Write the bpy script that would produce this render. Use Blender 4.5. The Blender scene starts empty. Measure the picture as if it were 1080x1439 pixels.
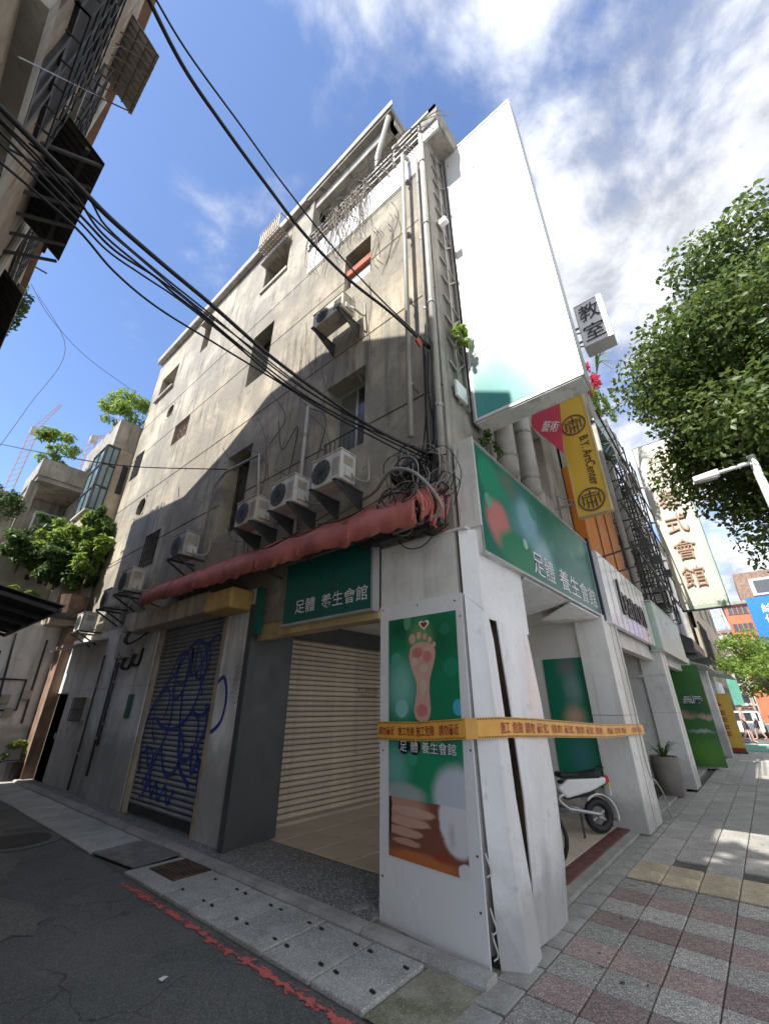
import bpy, bmesh, math, random
import numpy as np
from mathutils import Vector, Matrix
random.seed(7)
S = bpy.context.scene
COL = S.collection
R = math.radians

# ---------------------------------------------------------------- camera, sky, sun, exposure
cd = bpy.data.cameras.new('camera'); cam = bpy.data.objects.new('camera', cd); COL.objects.link(cam)
cd.sensor_fit = 'HORIZONTAL'; cd.sensor_width = 36; cd.lens = 36*577/1080
cd.clip_start = .05; cd.clip_end = 3000
cam.location = (0, 0, 1.55)
_p, _h = math.atan(275.5/577), R(40.2)
cam.rotation_euler = Vector((math.cos(_h)*math.cos(_p), math.sin(_h)*math.cos(_p), math.sin(_p))).to_track_quat('-Z', 'Y').to_euler()
S.camera = cam

SUN_EL, SUN_AZ = R(47), R(175.4)           # azimuth counted from +X towards +Y
W = bpy.data.worlds.new('World'); S.world = W; W.use_nodes = True
nt = W.node_tree; nt.nodes.clear(); N = nt.nodes.new; L = nt.links.new
out = N('ShaderNodeOutputWorld'); bg = N('ShaderNodeBackground'); bg.inputs['Strength'].default_value = .15
sky = N('ShaderNodeTexSky'); sky.sky_type = 'NISHITA'; sky.sun_disc = False
sky.sun_elevation = SUN_EL; sky.sun_rotation = R(90)-SUN_AZ; sky.air_density = .42; sky.dust_density = .3; sky.ozone_density = 2.5
tc = N('ShaderNodeTexCoord'); sep = N('ShaderNodeSeparateXYZ'); L(tc.outputs['Generated'], sep.inputs[0])
def wm(op, a, b=None, c=None):
    n = N('ShaderNodeMath'); n.operation = op
    for i, v in enumerate((a, b, c)):
        if v is None: continue
        if isinstance(v, (int, float)): n.inputs[i].default_value = v
        else: L(v, n.inputs[i])
    return n.outputs[0]
den = wm('ADD', wm('MAXIMUM', sep.outputs[2], 0.0), .22)
cmb = N('ShaderNodeCombineXYZ'); L(wm('DIVIDE', sep.outputs[0], den), cmb.inputs[0]); L(wm('DIVIDE', sep.outputs[1], den), cmb.inputs[1]); cmb.inputs[2].default_value = 2.3
n1 = N('ShaderNodeTexNoise'); L(cmb.outputs[0], n1.inputs['Vector']); n1.inputs['Scale'].default_value = 1.9; n1.inputs['Detail'].default_value = 9; n1.inputs['Roughness'].default_value = .56; n1.inputs['Distortion'].default_value = .15
n2 = N('ShaderNodeTexNoise'); L(cmb.outputs[0], n2.inputs['Vector']); n2.inputs['Scale'].default_value = 5.5; n2.inputs['Detail'].default_value = 7; n2.inputs['Roughness'].default_value = .6; n2.inputs['Distortion'].default_value = .2
bias = wm('ADD', wm('MULTIPLY_ADD', sep.outputs[0], .05, .055), wm('MULTIPLY', sep.outputs[1], -.3))
dens = wm('ADD', wm('ADD', wm('MULTIPLY', n1.outputs[0], .75), wm('MULTIPLY', n2.outputs[0], .25)), bias)
rmp = N('ShaderNodeMapRange'); rmp.interpolation_type = 'SMOOTHSTEP'; L(dens, rmp.inputs[0])
rmp.inputs['From Min'].default_value = .43; rmp.inputs['From Max'].default_value = .61
shade = N('ShaderNodeMapRange'); L(n2.outputs[0], shade.inputs[0]); shade.inputs['From Min'].default_value = .42; shade.inputs['From Max'].default_value = .66
cc = N('ShaderNodeMix'); cc.data_type = 'RGBA'; L(shade.outputs[0], cc.inputs['Factor'])
cc.inputs['A'].default_value = (1.15, 1.2, 1.3, 1); cc.inputs['B'].default_value = (2.55, 2.56, 2.6, 1)
mx = N('ShaderNodeMix'); mx.data_type = 'RGBA'
L(wm('MULTIPLY', rmp.outputs[0], .93), mx.inputs['Factor']); L(sky.outputs[0], mx.inputs['A']); L(cc.outputs['Result'], mx.inputs['B'])
L(mx.outputs['Result'], bg.inputs['Color']); L(bg.outputs[0], out.inputs[0])

sd = bpy.data.lights.new('sun', 'SUN'); sd.energy = 2.0; sd.angle = R(.5); sd.color = (1, .95, .87)
sun = bpy.data.objects.new('sun', sd); COL.objects.link(sun)
sv = Vector((math.cos(SUN_AZ)*math.cos(SUN_EL), math.sin(SUN_AZ)*math.cos(SUN_EL), math.sin(SUN_EL)))
sun.rotation_euler = sv.to_track_quat('Z', 'Y').to_euler(); sun.location = sv*60
S.view_settings.view_transform = 'Standard'; S.view_settings.look = 'None'; S.view_settings.gamma = 1
S.view_settings.use_curve_mapping = False; S.view_settings.exposure = 1.95

# ---------------------------------------------------------------- mesh helpers
class MB:
    def __init__(s): s.v = []; s.f = []
    def add(s, vs, fs):
        n = len(s.v); s.v += [tuple(p) for p in vs]; s.f += [tuple(i+n for i in f) for f in fs]; return s
    def box(s, x0, y0, z0, x1, y1, z1):
        if x0 > x1: x0, x1 = x1, x0
        if y0 > y1: y0, y1 = y1, y0
        if z0 > z1: z0, z1 = z1, z0
        return s.add([(x0,y0,z0),(x1,y0,z0),(x1,y1,z0),(x0,y1,z0),(x0,y0,z1),(x1,y0,z1),(x1,y1,z1),(x0,y1,z1)],
                     [(0,3,2,1),(4,5,6,7),(0,1,5,4),(1,2,6,5),(2,3,7,6),(3,0,4,7)])
    def obox(s, c, a, b, d):
        c, a, b, d = map(Vector, (c, a, b, d)); P = []
        for k in (-1, 1):
            for i, j in ((-1,-1),(1,-1),(1,1),(-1,1)): P.append(c+a*i+b*j+d*k)
        return s.add(P, [(0,3,2,1),(4,5,6,7),(0,1,5,4),(1,2,6,5),(2,3,7,6),(3,0,4,7)])
    def poly(s, pts): return s.add(pts, [tuple(range(len(pts)))])
    def prism(s, pts, ext):
        e = Vector(ext); n = len(pts); a = [Vector(p) for p in pts]
        return s.add(a+[p+e for p in a], [tuple(range(n))[::-1], tuple(range(n, 2*n))]+[(i, (i+1) % n, (i+1) % n+n, i+n) for i in range(n)])
    def bar(s, a, b, w, h=None, up=(0,0,1)):
        a, b = Vector(a), Vector(b); d = b-a; t = d.normalized(); u = Vector(up)
        if abs(t.dot(u)) > .98: u = Vector((1, 0, 0))
        x = t.cross(u).normalized(); y = x.cross(t).normalized()
        return s.obox((a+b)/2, d/2, x*w/2, y*(h or w)/2)
    def tube(s, pts, r, n=6, closed=False, r1=None):
        P = [Vector(p) for p in pts]; m = len(P); rings = []; pu = None
        for i, p in enumerate(P):
            if closed: t = P[(i+1) % m]-P[i-1]
            else: t = P[min(i+1, m-1)]-P[max(i-1, 0)]
            t = t.normalized() if t.length > 1e-9 else Vector((0, 0, 1))
            if pu is None:
                u = Vector((0, 0, 1)) if abs(t.z) < .9 else Vector((1, 0, 0))
                u = (u-t*u.dot(t)).normalized()
            else:
                u = pu-t*pu.dot(t); u = u.normalized() if u.length > 1e-6 else Vector((1, 0, 0))
            pu = u; w = t.cross(u); rr = r if r1 is None else r+(r1-r)*i/max(1, m-1)
            rings.append([p+(u*math.cos(2*math.pi*k/n)+w*math.sin(2*math.pi*k/n))*rr for k in range(n)])
        vs = [q for g in rings for q in g]; fs = []
        for i in range(m if closed else m-1):
            j = (i+1) % m
            for k in range(n): fs.append((i*n+k, i*n+(k+1) % n, j*n+(k+1) % n, j*n+k))
        if not closed: fs += [tuple(range(n))[::-1], tuple(range((m-1)*n, m*n))]
        return s.add(vs, fs)
    def grid(s, rows):
        m, n = len(rows), len(rows[0])
        return s.add([p for r_ in rows for p in r_], [(i*n+j, i*n+j+1, (i+1)*n+j+1, (i+1)*n+j) for i in range(m-1) for j in range(n-1)])
    def ring(s, c, a, b, nrm, r0, r1, seg=24, th=.02):   # flat annulus with thickness
        c, a, b, nrm = map(Vector, (c, a, b, nrm)); vs = []
        for k in range(seg):
            t = 2*math.pi*k/seg; d = a*math.cos(t)+b*math.sin(t)
            vs += [c+d*r0, c+d*r1, c+d*r1+nrm*th, c+d*r0+nrm*th]
        fs = []
        for k in range(seg):
            i, j = 4*k, 4*((k+1) % seg)
            for q in range(4): fs.append((i+q, i+(q+1) % 4, j+(q+1) % 4, j+q))
        return s.add(vs, fs)
    def disc(s, c, a, b, r, ext, seg=20):
        c, a, b = map(Vector, (c, a, b))
        return s.prism([c+(a*math.cos(2*math.pi*k/seg)+b*math.sin(2*math.pi*k/seg))*r for k in range(seg)], ext)

ORG = {}
def org(o): return ORG.get(o.name, Vector((0, 0, 0))) if o else Vector((0, 0, 0))
def mesh_of(name, mb, m, o=Vector((0, 0, 0)), smooth=False):
    me = bpy.data.meshes.new(name); me.from_pydata([tuple(Vector(p)-o) for p in mb.v], [], mb.f)
    b = bmesh.new(); b.from_mesh(me); bmesh.ops.recalc_face_normals(b, faces=b.faces); b.to_mesh(me); b.free()
    if m: me.materials.append(m)
    if smooth:
        for p in me.polygons: p.use_smooth = True
    return me
def part(name, mb, m, parent=None, smooth=False, bev=0, kind=None, label=None):
    o = org(parent); ob = bpy.data.objects.new(name, mesh_of(name, mb, m, o, smooth)); COL.objects.link(ob)
    if parent: ob.parent = parent
    ORG[ob.name] = o
    if bev:
        md = ob.modifiers.new('bevel', 'BEVEL'); md.width = bev; md.segments = 2; md.limit_method = 'ANGLE'; md.angle_limit = R(40)
    if kind: ob['kind'] = kind
    if label: ob['label'] = label
    return ob
def solo(name, mb, m, label, cat, group=None, **k):
    ob = part(name, mb, m, None, **k); ob['label'] = label; ob['category'] = cat
    if group: ob['group'] = group
    return ob
def thing(name, label, cat, loc=(0, 0, 0), group=None):
    o = bpy.data.objects.new(name, None); COL.objects.link(o); o.location = loc; o['label'] = label; o['category'] = cat
    o.empty_display_size = .2
    if group: o['group'] = group
    ORG[o.name] = Vector(loc); return o
def piece(name, me, loc, parent):
    ob = bpy.data.objects.new(name, me); COL.objects.link(ob); ob.location = Vector(loc)-org(parent); ob.parent = parent; ORG[ob.name] = Vector(loc); return ob
def copy_tree(o, loc, label, yaw=0):
    def rec(a, p):
        c = a.copy(); COL.objects.link(c)
        if p: c.parent = p
        for ch in a.children: rec(ch, c)
        return c
    c = rec(o, None); c.location = loc; c.rotation_euler.z = yaw; c['label'] = label; return c
def structure(name, mb, m, parent=None, **k): return part(name, mb, m, parent, kind='structure', **k)
def catmull(pts, k=6):
    P = [Vector(p) for p in pts]; P = [P[0]*2-P[1]]+P+[P[-1]*2-P[-2]]; o = []
    for i in range(1, len(P)-2):
        a, b, c, d = P[i-1:i+3]
        for j in range(k):
            t = j/k; o.append(.5*((2*b)+(c-a)*t+(2*a-5*b+4*c-d)*t*t+(3*b-a-3*c+d)*t**3))
    return o+[P[-2]]

def wall_grid(P0, U, V, Nn, w, h, holes, back=True):
    """wall with recesses; holes (u0,v0,u1,v1,depth,mode): mode 0 = back face closed, 1 = open (no back)"""
    P0, U, V, Nn = map(Vector, (P0, U, V, Nn)); us = {0, w}; vs = {0, h}
    for q in holes: us |= {max(0, min(w, q[0])), max(0, min(w, q[2]))}; vs |= {max(0, min(h, q[1])), max(0, min(h, q[3]))}
    us, vs = sorted(us), sorted(vs); nu, nv = len(us)-1, len(vs)-1; D = {}; O = set()
    for i in range(nu):
        for j in range(nv):
            cu, cv = (us[i]+us[i+1])/2, (vs[j]+vs[j+1])/2; d = 0
            for q in holes:
                if q[0] < cu < q[2] and q[1] < cv < q[3] and q[4] > d:
                    d = q[4]; (O.add if q[5] else O.discard)((i, j))
            D[i, j] = d
    mb = MB(); pt = lambda u, v, d: P0+U*u+V*v-Nn*d
    for i in range(nu):
        for j in range(nv):
            d = D[i, j]; a, b, c, e = us[i], us[i+1], vs[j], vs[j+1]
            if (i, j) not in O: mb.poly([pt(a, c, d), pt(b, c, d), pt(b, e, d), pt(a, e, d)])
            for (di, dj, q) in ((1, 0, ((b, c), (b, e))), (0, 1, ((a, e), (b, e)))):
                k = (i+di, j+dj)
                if k in D and abs(D[k]-d) > 1e-6:
                    (x0, y0), (x1, y1) = q; mb.poly([pt(x0, y0, d), pt(x1, y1, d), pt(x1, y1, D[k]), pt(x0, y0, D[k])])
            if i == 0 and d and (i, j) not in O: mb.poly([pt(a, c, 0), pt(a, e, 0), pt(a, e, d), pt(a, c, d)])
    return mb

# ---------------------------------------------------------------- materials
def nodes(name):
    m = bpy.data.materials.new(name); m.use_nodes = True; t = m.node_tree
    return m, t, t.nodes['Principled BSDF']
def mat(name, col, rough=.8, var=.25, scale=2.5, bump=.15, bscale=60, streak=0, streak_col=(.03, .03, .028), metal=0, spot=0, spot_scale=8,
        rnd=0, crack=0, speck=0, speck_scale=220, low=0, spec=.5, col2=None, thr=(.45, .65)):
    m, t, b = nodes(name); N, L = t.nodes.new, t.links.new
    tc = N('ShaderNodeTexCoord'); C = tc.outputs['Object']
    def noise(sc, det=6, ro=.6, vec=None, dist=0):
        n = N('ShaderNodeTexNoise'); n.inputs['Scale'].default_value = sc; n.inputs['Detail'].default_value = det; n.inputs['Roughness'].default_value = ro
        n.inputs['Distortion'].default_value = dist; L(vec or C, n.inputs['Vector']); return n.outputs[0]
    def rng(v, a, b_, c=0, d=1):
        n = N('ShaderNodeMapRange'); n.interpolation_type = 'SMOOTHSTEP'; L(v, n.inputs[0])
        for i, q in zip(('From Min', 'From Max', 'To Min', 'To Max'), (a, b_, c, d)): n.inputs[i].default_value = q
        return n.outputs[0]
    def mix(f, a, bb):
        n = N('ShaderNodeMix'); n.data_type = 'RGBA'
        for k, v in (('Factor', f), ('A', a), ('B', bb)):
            if isinstance(v, (int, float)): n.inputs[k].default_value = v
            elif isinstance(v, tuple): n.inputs[k].default_value = (*v[:3], 1)
            else: L(v, n.inputs[k])
        return n.outputs['Result']
    def mul(a, v):
        n = N('ShaderNodeMath'); n.operation = 'MULTIPLY'; L(a, n.inputs[0])
        if isinstance(v, (int, float)): n.inputs[1].default_value = v
        else: L(v, n.inputs[1])
        return n.outputs[0]
    dark = tuple(c*(1-var) for c in col); light = tuple(min(1, c*(1+var*.7)) for c in col)
    c = mix(rng(noise(scale, 8, .62), .32, .68), dark, light)
    if col2: c = mix(rng(noise(scale*.7+.13, 7, .65, dist=.6), *thr), c, col2)
    if streak:
        mp = N('ShaderNodeMapping'); L(C, mp.inputs[0]); mp.inputs['Scale'].default_value = (5, 5, .45)
        mq = N('ShaderNodeMapping'); L(C, mq.inputs[0]); mq.inputs['Scale'].default_value = (16, 16, .8); s3 = rng(noise(1.0, 5, .6, mq.outputs[0], .2), .5, .75)
        c = mix(mul(s3, streak*.55), c, tuple(q*.5+.5*w_ for q, w_ in zip(streak_col, col)))
        s1 = rng(noise(1.0, 7, .66, mp.outputs[0], .3), .46, .7); s2 = rng(noise(.55, 4, .6), .34, .58)
        c = mix(mul(mul(s1, s2), streak), c, streak_col)
    if spot: c = mix(mul(rng(noise(spot_scale, 5, .7), .58, .68), spot), c, tuple(q*.35 for q in col))
    if crack:
        nz = N('ShaderNodeTexNoise'); nz.inputs['Scale'].default_value = 2.2; nz.inputs['Detail'].default_value = 6; L(C, nz.inputs['Vector']); va = N('ShaderNodeVectorMath'); va.operation = 'MULTIPLY_ADD'; L(nz.outputs['Color'], va.inputs[0]); va.inputs[1].default_value = (.6,)*3; L(C, va.inputs[2])
        vo = N('ShaderNodeTexVoronoi'); vo.feature = 'DISTANCE_TO_EDGE'; vo.inputs['Scale'].default_value = crack; L(va.outputs[0], vo.inputs['Vector'])
        c = mix(mul(rng(vo.outputs['Distance'], .004, .014, .75, 0), rng(noise(.9, 3), .45, .6)), c, tuple(q*.3 for q in col))
    if low:
        sp = N('ShaderNodeSeparateXYZ'); g = N('ShaderNodeNewGeometry'); L(g.outputs['Position'], sp.inputs[0])
        ad = N('ShaderNodeMath'); ad.operation = 'MULTIPLY_ADD'; L(noise(3.5, 5), ad.inputs[0]); ad.inputs[1].default_value = -1.1; L(sp.outputs[2], ad.inputs[2])
        c = mix(rng(ad.outputs[0], low-.75, low-.2, .5, 0), c, (.13, .125, .11))
    if speck:
        v = N('ShaderNodeTexVoronoi'); v.inputs['Scale'].default_value = speck_scale; L(C, v.inputs['Vector'])
        sc = N('ShaderNodeSeparateColor'); L(v.outputs['Color'], sc.inputs[0])
        c = mix(mul(rng(sc.outputs[0], .2, .9), speck), c, tuple(q*.35 for q in col)); c = mix(mul(rng(sc.outputs[1], .8, .86), speck), c, tuple(min(1, q*2.2) for q in col))
    if rnd:
        oi = N('ShaderNodeObjectInfo'); hv = N('ShaderNodeHueSaturation'); L(c, hv.inputs['Color'])
        L(rng(oi.outputs['Random'], 0, 1, 1-rnd, 1+rnd), hv.inputs['Value']); c = hv.outputs[0]
    L(c, b.inputs['Base Color']); b.inputs['Metallic'].default_value = metal; b.inputs['Specular IOR Level'].default_value = spec
    L(rng(noise(scale*3, 4), .2, .8, max(.05, rough-.12), min(1, rough+.12)), b.inputs['Roughness'])
    if bump:
        bn = N('ShaderNodeBump'); bn.inputs['Strength'].default_value = bump; bn.inputs['Distance'].default_value = .02
        L(noise(bscale, 6, .65), bn.inputs['Height']); L(bn.outputs[0], b.inputs['Normal'])
    return m
def leafmat(name, a, b_, trans=.35):
    m, t, p = nodes(name); N, L = t.nodes.new, t.links.new
    g = N('ShaderNodeNewGeometry'); r = N('ShaderNodeValToRGB'); L(g.outputs['Random Per Island'], r.inputs[0])
    r.color_ramp.elements[0].color = (*a, 1); r.color_ramp.elements[1].color = (*b_, 1)
    L(r.outputs[0], p.inputs['Base Color']); p.inputs['Roughness'].default_value = .42
    tr = N('ShaderNodeBsdfTranslucent'); hs = N('ShaderNodeHueSaturation'); L(r.outputs[0], hs.inputs['Color']); hs.inputs['Value'].default_value = 1.7; hs.inputs['Hue'].default_value = .48
    L(hs.outputs[0], tr.inputs[0]); ms = N('ShaderNodeMixShader'); ms.inputs[0].default_value = trans
    L(p.outputs[0], ms.inputs[1]); L(tr.outputs[0], ms.inputs[2]); L(ms.outputs[0], t.nodes['Material Output'].inputs[0]); return m
def printmat(name, base, blobs, origin, right, up, w, h, rough=.35, noise_amt=.06):
    """soft printed picture: base colour and list of (u,v,ru,rv,colour,softness) blobs in sheet coordinates 0..1; needs UVs"""
    m, t, b = nodes(name); N, L = t.nodes.new, t.links.new
    tc = N('ShaderNodeTexCoord'); uv = tc.outputs['UV']; c = None
    nz = N('ShaderNodeTexNoise'); nz.inputs['Scale'].default_value = 5; L(uv, nz.inputs['Vector'])
    ms = N('ShaderNodeVectorMath'); ms.operation = 'MULTIPLY_ADD'; L(nz.outputs['Color'], ms.inputs[0]); ms.inputs[1].default_value = (noise_amt,)*3; L(uv, ms.inputs[2])
    def mix(f, a, bb):
        n = N('ShaderNodeMix'); n.data_type = 'RGBA'
        for k, v in (('Factor', f), ('A', a), ('B', bb)):
            if isinstance(v, tuple): n.inputs[k].default_value = (*v[:3], 1)
            else: L(v, n.inputs[k])
        return n.outputs['Result']
    c = base
    for (u, v, ru, rv, colr, soft) in blobs:
        mp = N('ShaderNodeMapping'); L(ms.outputs[0], mp.inputs[0])
        mp.inputs['Location'].default_value = (-(u+noise_amt/2)/ru, -(v+noise_amt/2)/rv, 0); mp.inputs['Scale'].default_value = (1/ru, 1/rv, 0)
        ln = N('ShaderNodeVectorMath'); ln.operation = 'LENGTH'; L(mp.outputs[0], ln.inputs[0])
        mr = N('ShaderNodeMapRange'); mr.interpolation_type = 'SMOOTHSTEP'; L(ln.outputs['Value'], mr.inputs[0])
        mr.inputs['From Min'].default_value = 1-soft; mr.inputs['From Max'].default_value = 1.0; mr.inputs['To Min'].default_value = 1; mr.inputs['To Max'].default_value = 0
        c = mix(mr.outputs[0], c, colr)
    if isinstance(c, tuple): b.inputs['Base Color'].default_value = (*c, 1)
    else: L(c, b.inputs['Base Color'])
    b.inputs['Roughness'].default_value = rough
    return m
def uv_rect(ob, P0, right, up, w, h):
    o = org(ob); P0, right, up = Vector(P0), Vector(right), Vector(up); me = ob.data; l = me.uv_layers.new(name='uv')
    for lp in me.loops:
        p = me.vertices[lp.vertex_index].co+o-P0; l.data[lp.index].uv = (p.dot(right)/w, p.dot(up)/h)

CONC = mat('concrete_wall', (.445, .395, .305), .9, .33, .8, .8, 7, 1.0, (.17, .16, .14), spot=.6, spot_scale=3, col2=(.29, .265, .22), thr=(.4, .58))
CONC2 = mat('concrete_dark', (.36, .335, .29), .9, .3, 1.1, .5, 16, .85, (.05, .048, .042), spot=.5, spot_scale=4)
CONC3 = mat('concrete_pale', (.5, .46, .38), .9, .25, 1.2, .3, 20, .6, (.12, .11, .1))
PINK = mat('beige_plaster', (.42, .355, .28), .9, .2, 1.2, .3, 20, .5, (.2, .17, .14), col2=(.36, .32, .26), thr=(.55, .6))
PAINT = mat('painted_wall', (.8, .8, .79), .7, .2, 1.0, .25, 20, .7, (.3, .28, .26), low=1.0, spot=.3, spot_scale=2.5)
WHITEW = mat('white_wall', (.76, .75, .71), .55, .12, .8, .12, 14, .5, (.4, .38, .34), low=.32, spot=.25, spot_scale=3)
WHITEB = mat('white_band', (.72, .71, .7), .8, .15, 1.5, .2, 30, .6, (.2, .2, .19))
PANEL = mat('white_panel', (.83, .83, .83), .32, .07, 1.2, .08, 5, .45, (.42, .41, .38), low=.36, spot=.3, spot_scale=5)
PANELD = mat('dirty_panel', (.7, .69, .65), .5, .2, 1.4, .1, 12, .75, (.24, .23, .21))
SIGNW = mat('sign_white', (.8, .8, .8), .25, .03, 1, .02, 20, .12, (.6, .6, .58))
ALU = mat('aluminium', (.55, .56, .57), .4, .12, 3, .05, 40, .2, (.25, .24, .22), metal=.6)
GALV = mat('galvanised_steel', (.33, .32, .3), .55, .25, 4, .05, 40, .5, (.16, .1, .06), metal=.5)
IRON = mat('dark_iron', (.05, .05, .052), .6, .3, 5, .1, 60)
RUST = mat('rusty_iron', (.11, .07, .05), .8, .4, 6, .3, 60)
BLACK = mat('black_rubber', (.018, .018, .019), .6, .2, 4, .1, 60)
DARKV = mat('dark_interior', (.03, .028, .027), .9, .3, 2, 0)
DARKB = mat('charcoal_board', (.075, .078, .082), .45, .15, 1.5, .05, 30, .2)
PVC = mat('pale_pvc', (.4, .385, .35), .5, .15, 3, .05, 40, .6, (.2, .19, .17))
ACW = mat('ac_casing', (.66, .65, .6), .5, .1, 4, .05, 40, .55, (.3, .28, .24))
ACG = mat('ac_grille', (.14, .145, .145), .5, .2, 6, .05, 40)
RED = mat('red_awning', (.46, .14, .115), .75, .25, 1.6, .6, 9, .6, (.19, .07, .06), spot=.35)
GREEN = mat('sign_green', (.01, .115, .09), .35, .1, 1, .02, 30, .25, (.01, .06, .05))
TEAL = mat('sign_teal', (.25, .5, .5), .4, .06, 1, .02)
PALEG = mat('pale_green_sign', (.46, .6, .5), .4, .06, 1, .02, 30, .25, (.3, .38, .34))
NAVY = mat('navy', (.012, .02, .055), .4, .1, 2, 0)
WHITE = mat('white_paint', (.8, .8, .79), .5, .04, 3, 0)
INK = mat('black_letters', (.02, .02, .022), .45, .1, 3, 0)
YEL = mat('yellow_sign', (.66, .42, .055), .4, .08, 1.2, .02, 30, .2, (.4, .26, .06))
ORANGE = mat('orange_wall', (.62, .2, .02), .6, .14, 1.2, .1, 30, .25, (.25, .1, .02))
TAPE = mat('tape_orange', (.8, .42, .08), .4, .08, 6, 0)
TAPER = mat('tape_red', (.33, .03, .015), .5, .05, 6, 0)
PINKB = mat('red_banner', (.55, .05, .1), .5, .1, 2, .05)
SLATB = mat('shutter_beige', (.76, .65, .51), .45, .14, 1.2, .05, 30, .3, (.2, .17, .14), rnd=.07, metal=.1)
SLATG = mat('shutter_grey', (.36, .37, .39), .45, .2, 1.2, .05, 30, .4, (.05, .05, .05), rnd=.08, metal=.35)
SPRAY = mat('blue_spray', (.02, .055, .3), .5, .2, 6, 0)
RAIL = mat('tan_rail', (.45, .38, .29), .6, .25, 3, .1, 40, .5, (.12, .09, .06))
DUCT = mat('ochre_duct', (.5, .32, .1), .6, .2, 2, .08, 30, .5, (.18, .11, .04))
YELB = mat('cream_box', (.58, .42, .2), .6, .2, 2, .08, 30, .5, (.2, .13, .06))
ASPH = mat('asphalt', (.12, .127, .124), .9, .22, .9, .5, 160, spot=.3, spot_scale=1.3, speck=.5, speck_scale=150, col2=(.16, .163, .155), crack=1.1)
ROADW = mat('pale_bounce_road', (.27, .27, .26), .9, .15, 1, .3, 120, speck=.4, speck_scale=120)  # paled to bounce more sunlight onto the street facades
ASPHP = mat('asphalt_patch', (.16, .16, .15), .92, .25, 3, .5, 140, speck=.5, speck_scale=150)
CEM = mat('gutter_concrete', (.45, .45, .42), .9, .22, 2.2, .4, 90, speck=.45, speck_scale=170, spot=.25, rnd=.08, col2=(.33, .33, .3), thr=(.5, .7))
CEM2 = mat('kerb_concrete', (.36, .355, .33), .9, .25, 3, .4, 80, speck=.3, spot=.3, rnd=.06)
MOSS = mat('mossy_concrete', (.3, .29, .22), .95, .35, 5, .6, 60, speck=.4, col2=(.17, .18, .1))
TERR = mat('washed_pebble', (.25, .25, .24), .85, .2, 2, .6, 120, speck=.95, speck_scale=110, spot=.3, spot_scale=2)
TILE = mat('arcade_tile', (.6, .51, .41), .35, .08, 1.5, .04, 30, rnd=.06, spot=.12)
TILER = mat('maroon_tile', (.15, .055, .048), .5, .2, 4, .05)
PAVG = mat('paver_grey', (.42, .41, .375), .9, .16, 4, .5, 130, speck=.75, speck_scale=190, rnd=.2, spot=.4, spot_scale=5)
PAVR = mat('paver_red', (.36, .28, .262), .9, .18, 4, .5, 130, speck=.7, speck_scale=190, rnd=.2, spot=.4, spot_scale=5)
PAVS = mat('slab_grey', (.41, .4, .37), .9, .16, 3, .4, 120, speck=.45, speck_scale=170, rnd=.1, spot=.25, spot_scale=3)
TACT = mat('tactile_yellow', (.62, .53, .38), .85, .2, 5, .3, 90, speck=.3, rnd=.08, spot=.3)
JOINT = mat('paving_bed', (.12, .115, .1), .95, .3, 6, .5, 100)
REDP = mat('worn_red_paint', (.62, .14, .12), .8, .25, 12, .3, 120)
GROUND = mat('ground', (.33, .33, .31), .95, .2, .3, .2, 20)
GLAN = mat('green_lane', (.1, .3, .22), .8, .15, 2, .2, 90)
GLASS = mat('window_glass', (.03, .04, .042), .12, .2, 1.5, 0, spec=.9)
GLASSB = mat('bay_glass', (.16, .25, .28), .15, .2, 2, 0, spec=.9)
TINB = mat('dark_sheet', (.04, .04, .042), .7, .3, 3, .1, 30)
TING = mat('grey_sheet', (.42, .42, .4), .7, .2, 2, .1, 30, .4)
BRICKR = mat('old_brick', (.28, .18, .13), .9, .3, 3, .4, 40, .6)
WOOD = mat('red_wood', (.35, .09, .04), .7, .3, 4, .2, 40)
CURT = mat('pale_curtain', (.16, .17, .165), .9, .2, 4, 0)
BARK = mat('bark', (.1, .08, .06), .95, .3, 6, .6, 40)
CLAY = mat('grey_planter', (.2, .18, .155), .8, .15, 4, .2, 60)
SKIN = mat('skin', (.5, .3, .22), .6, .08, 5, 0)
CLOTH = mat('pink_shirt', (.55, .33, .33), .9, .1, 6, .1)
CLOTHD = mat('dark_shorts', (.08, .06, .07), .9, .1, 6, .1)
HAIR = mat('dark_hair', (.02, .017, .015), .6, .2, 6, 0)
CRANE = mat('crane_red_hazed', (.5, .36, .37), .6, .1, 2, 0)  # pale red with distance haze put into the colour
BILL = mat('billboard_blue', (.02, .17, .6), .4, .06, 1, 0)
OBRICK = mat('orange_brick', (.5, .17, .085), .85, .15, 1, .1, 20)
BEIGE = mat('beige_tower', (.5, .44, .34), .85, .12, .4, .1, 10, .3, (.3, .26, .2))
REDL = mat('tail_light', (.5, .01, .02), .25, .05, 3, 0)
LEAF = leafmat('street_tree_leaf', (.045, .088, .022), (.14, .2, .055), .4)
LEAFB = leafmat('bright_leaf', (.09, .17, .03), (.24, .34, .07), .45)
LEAFD = leafmat('dark_leaf', (.03, .07, .025), (.1, .17, .045), .4)
FLOWR = leafmat('red_flower', (.4, .02, .04), (.6, .08, .08))
VINE = mat('dry_vine', (.2, .17, .13), .9, .3, 6, .2)
CAB = mat('black_cable', (.012, .012, .013), .55, .2, 4, 0)
CABG = mat('grey_cable', (.28, .27, .25), .6, .2, 4, 0)

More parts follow.
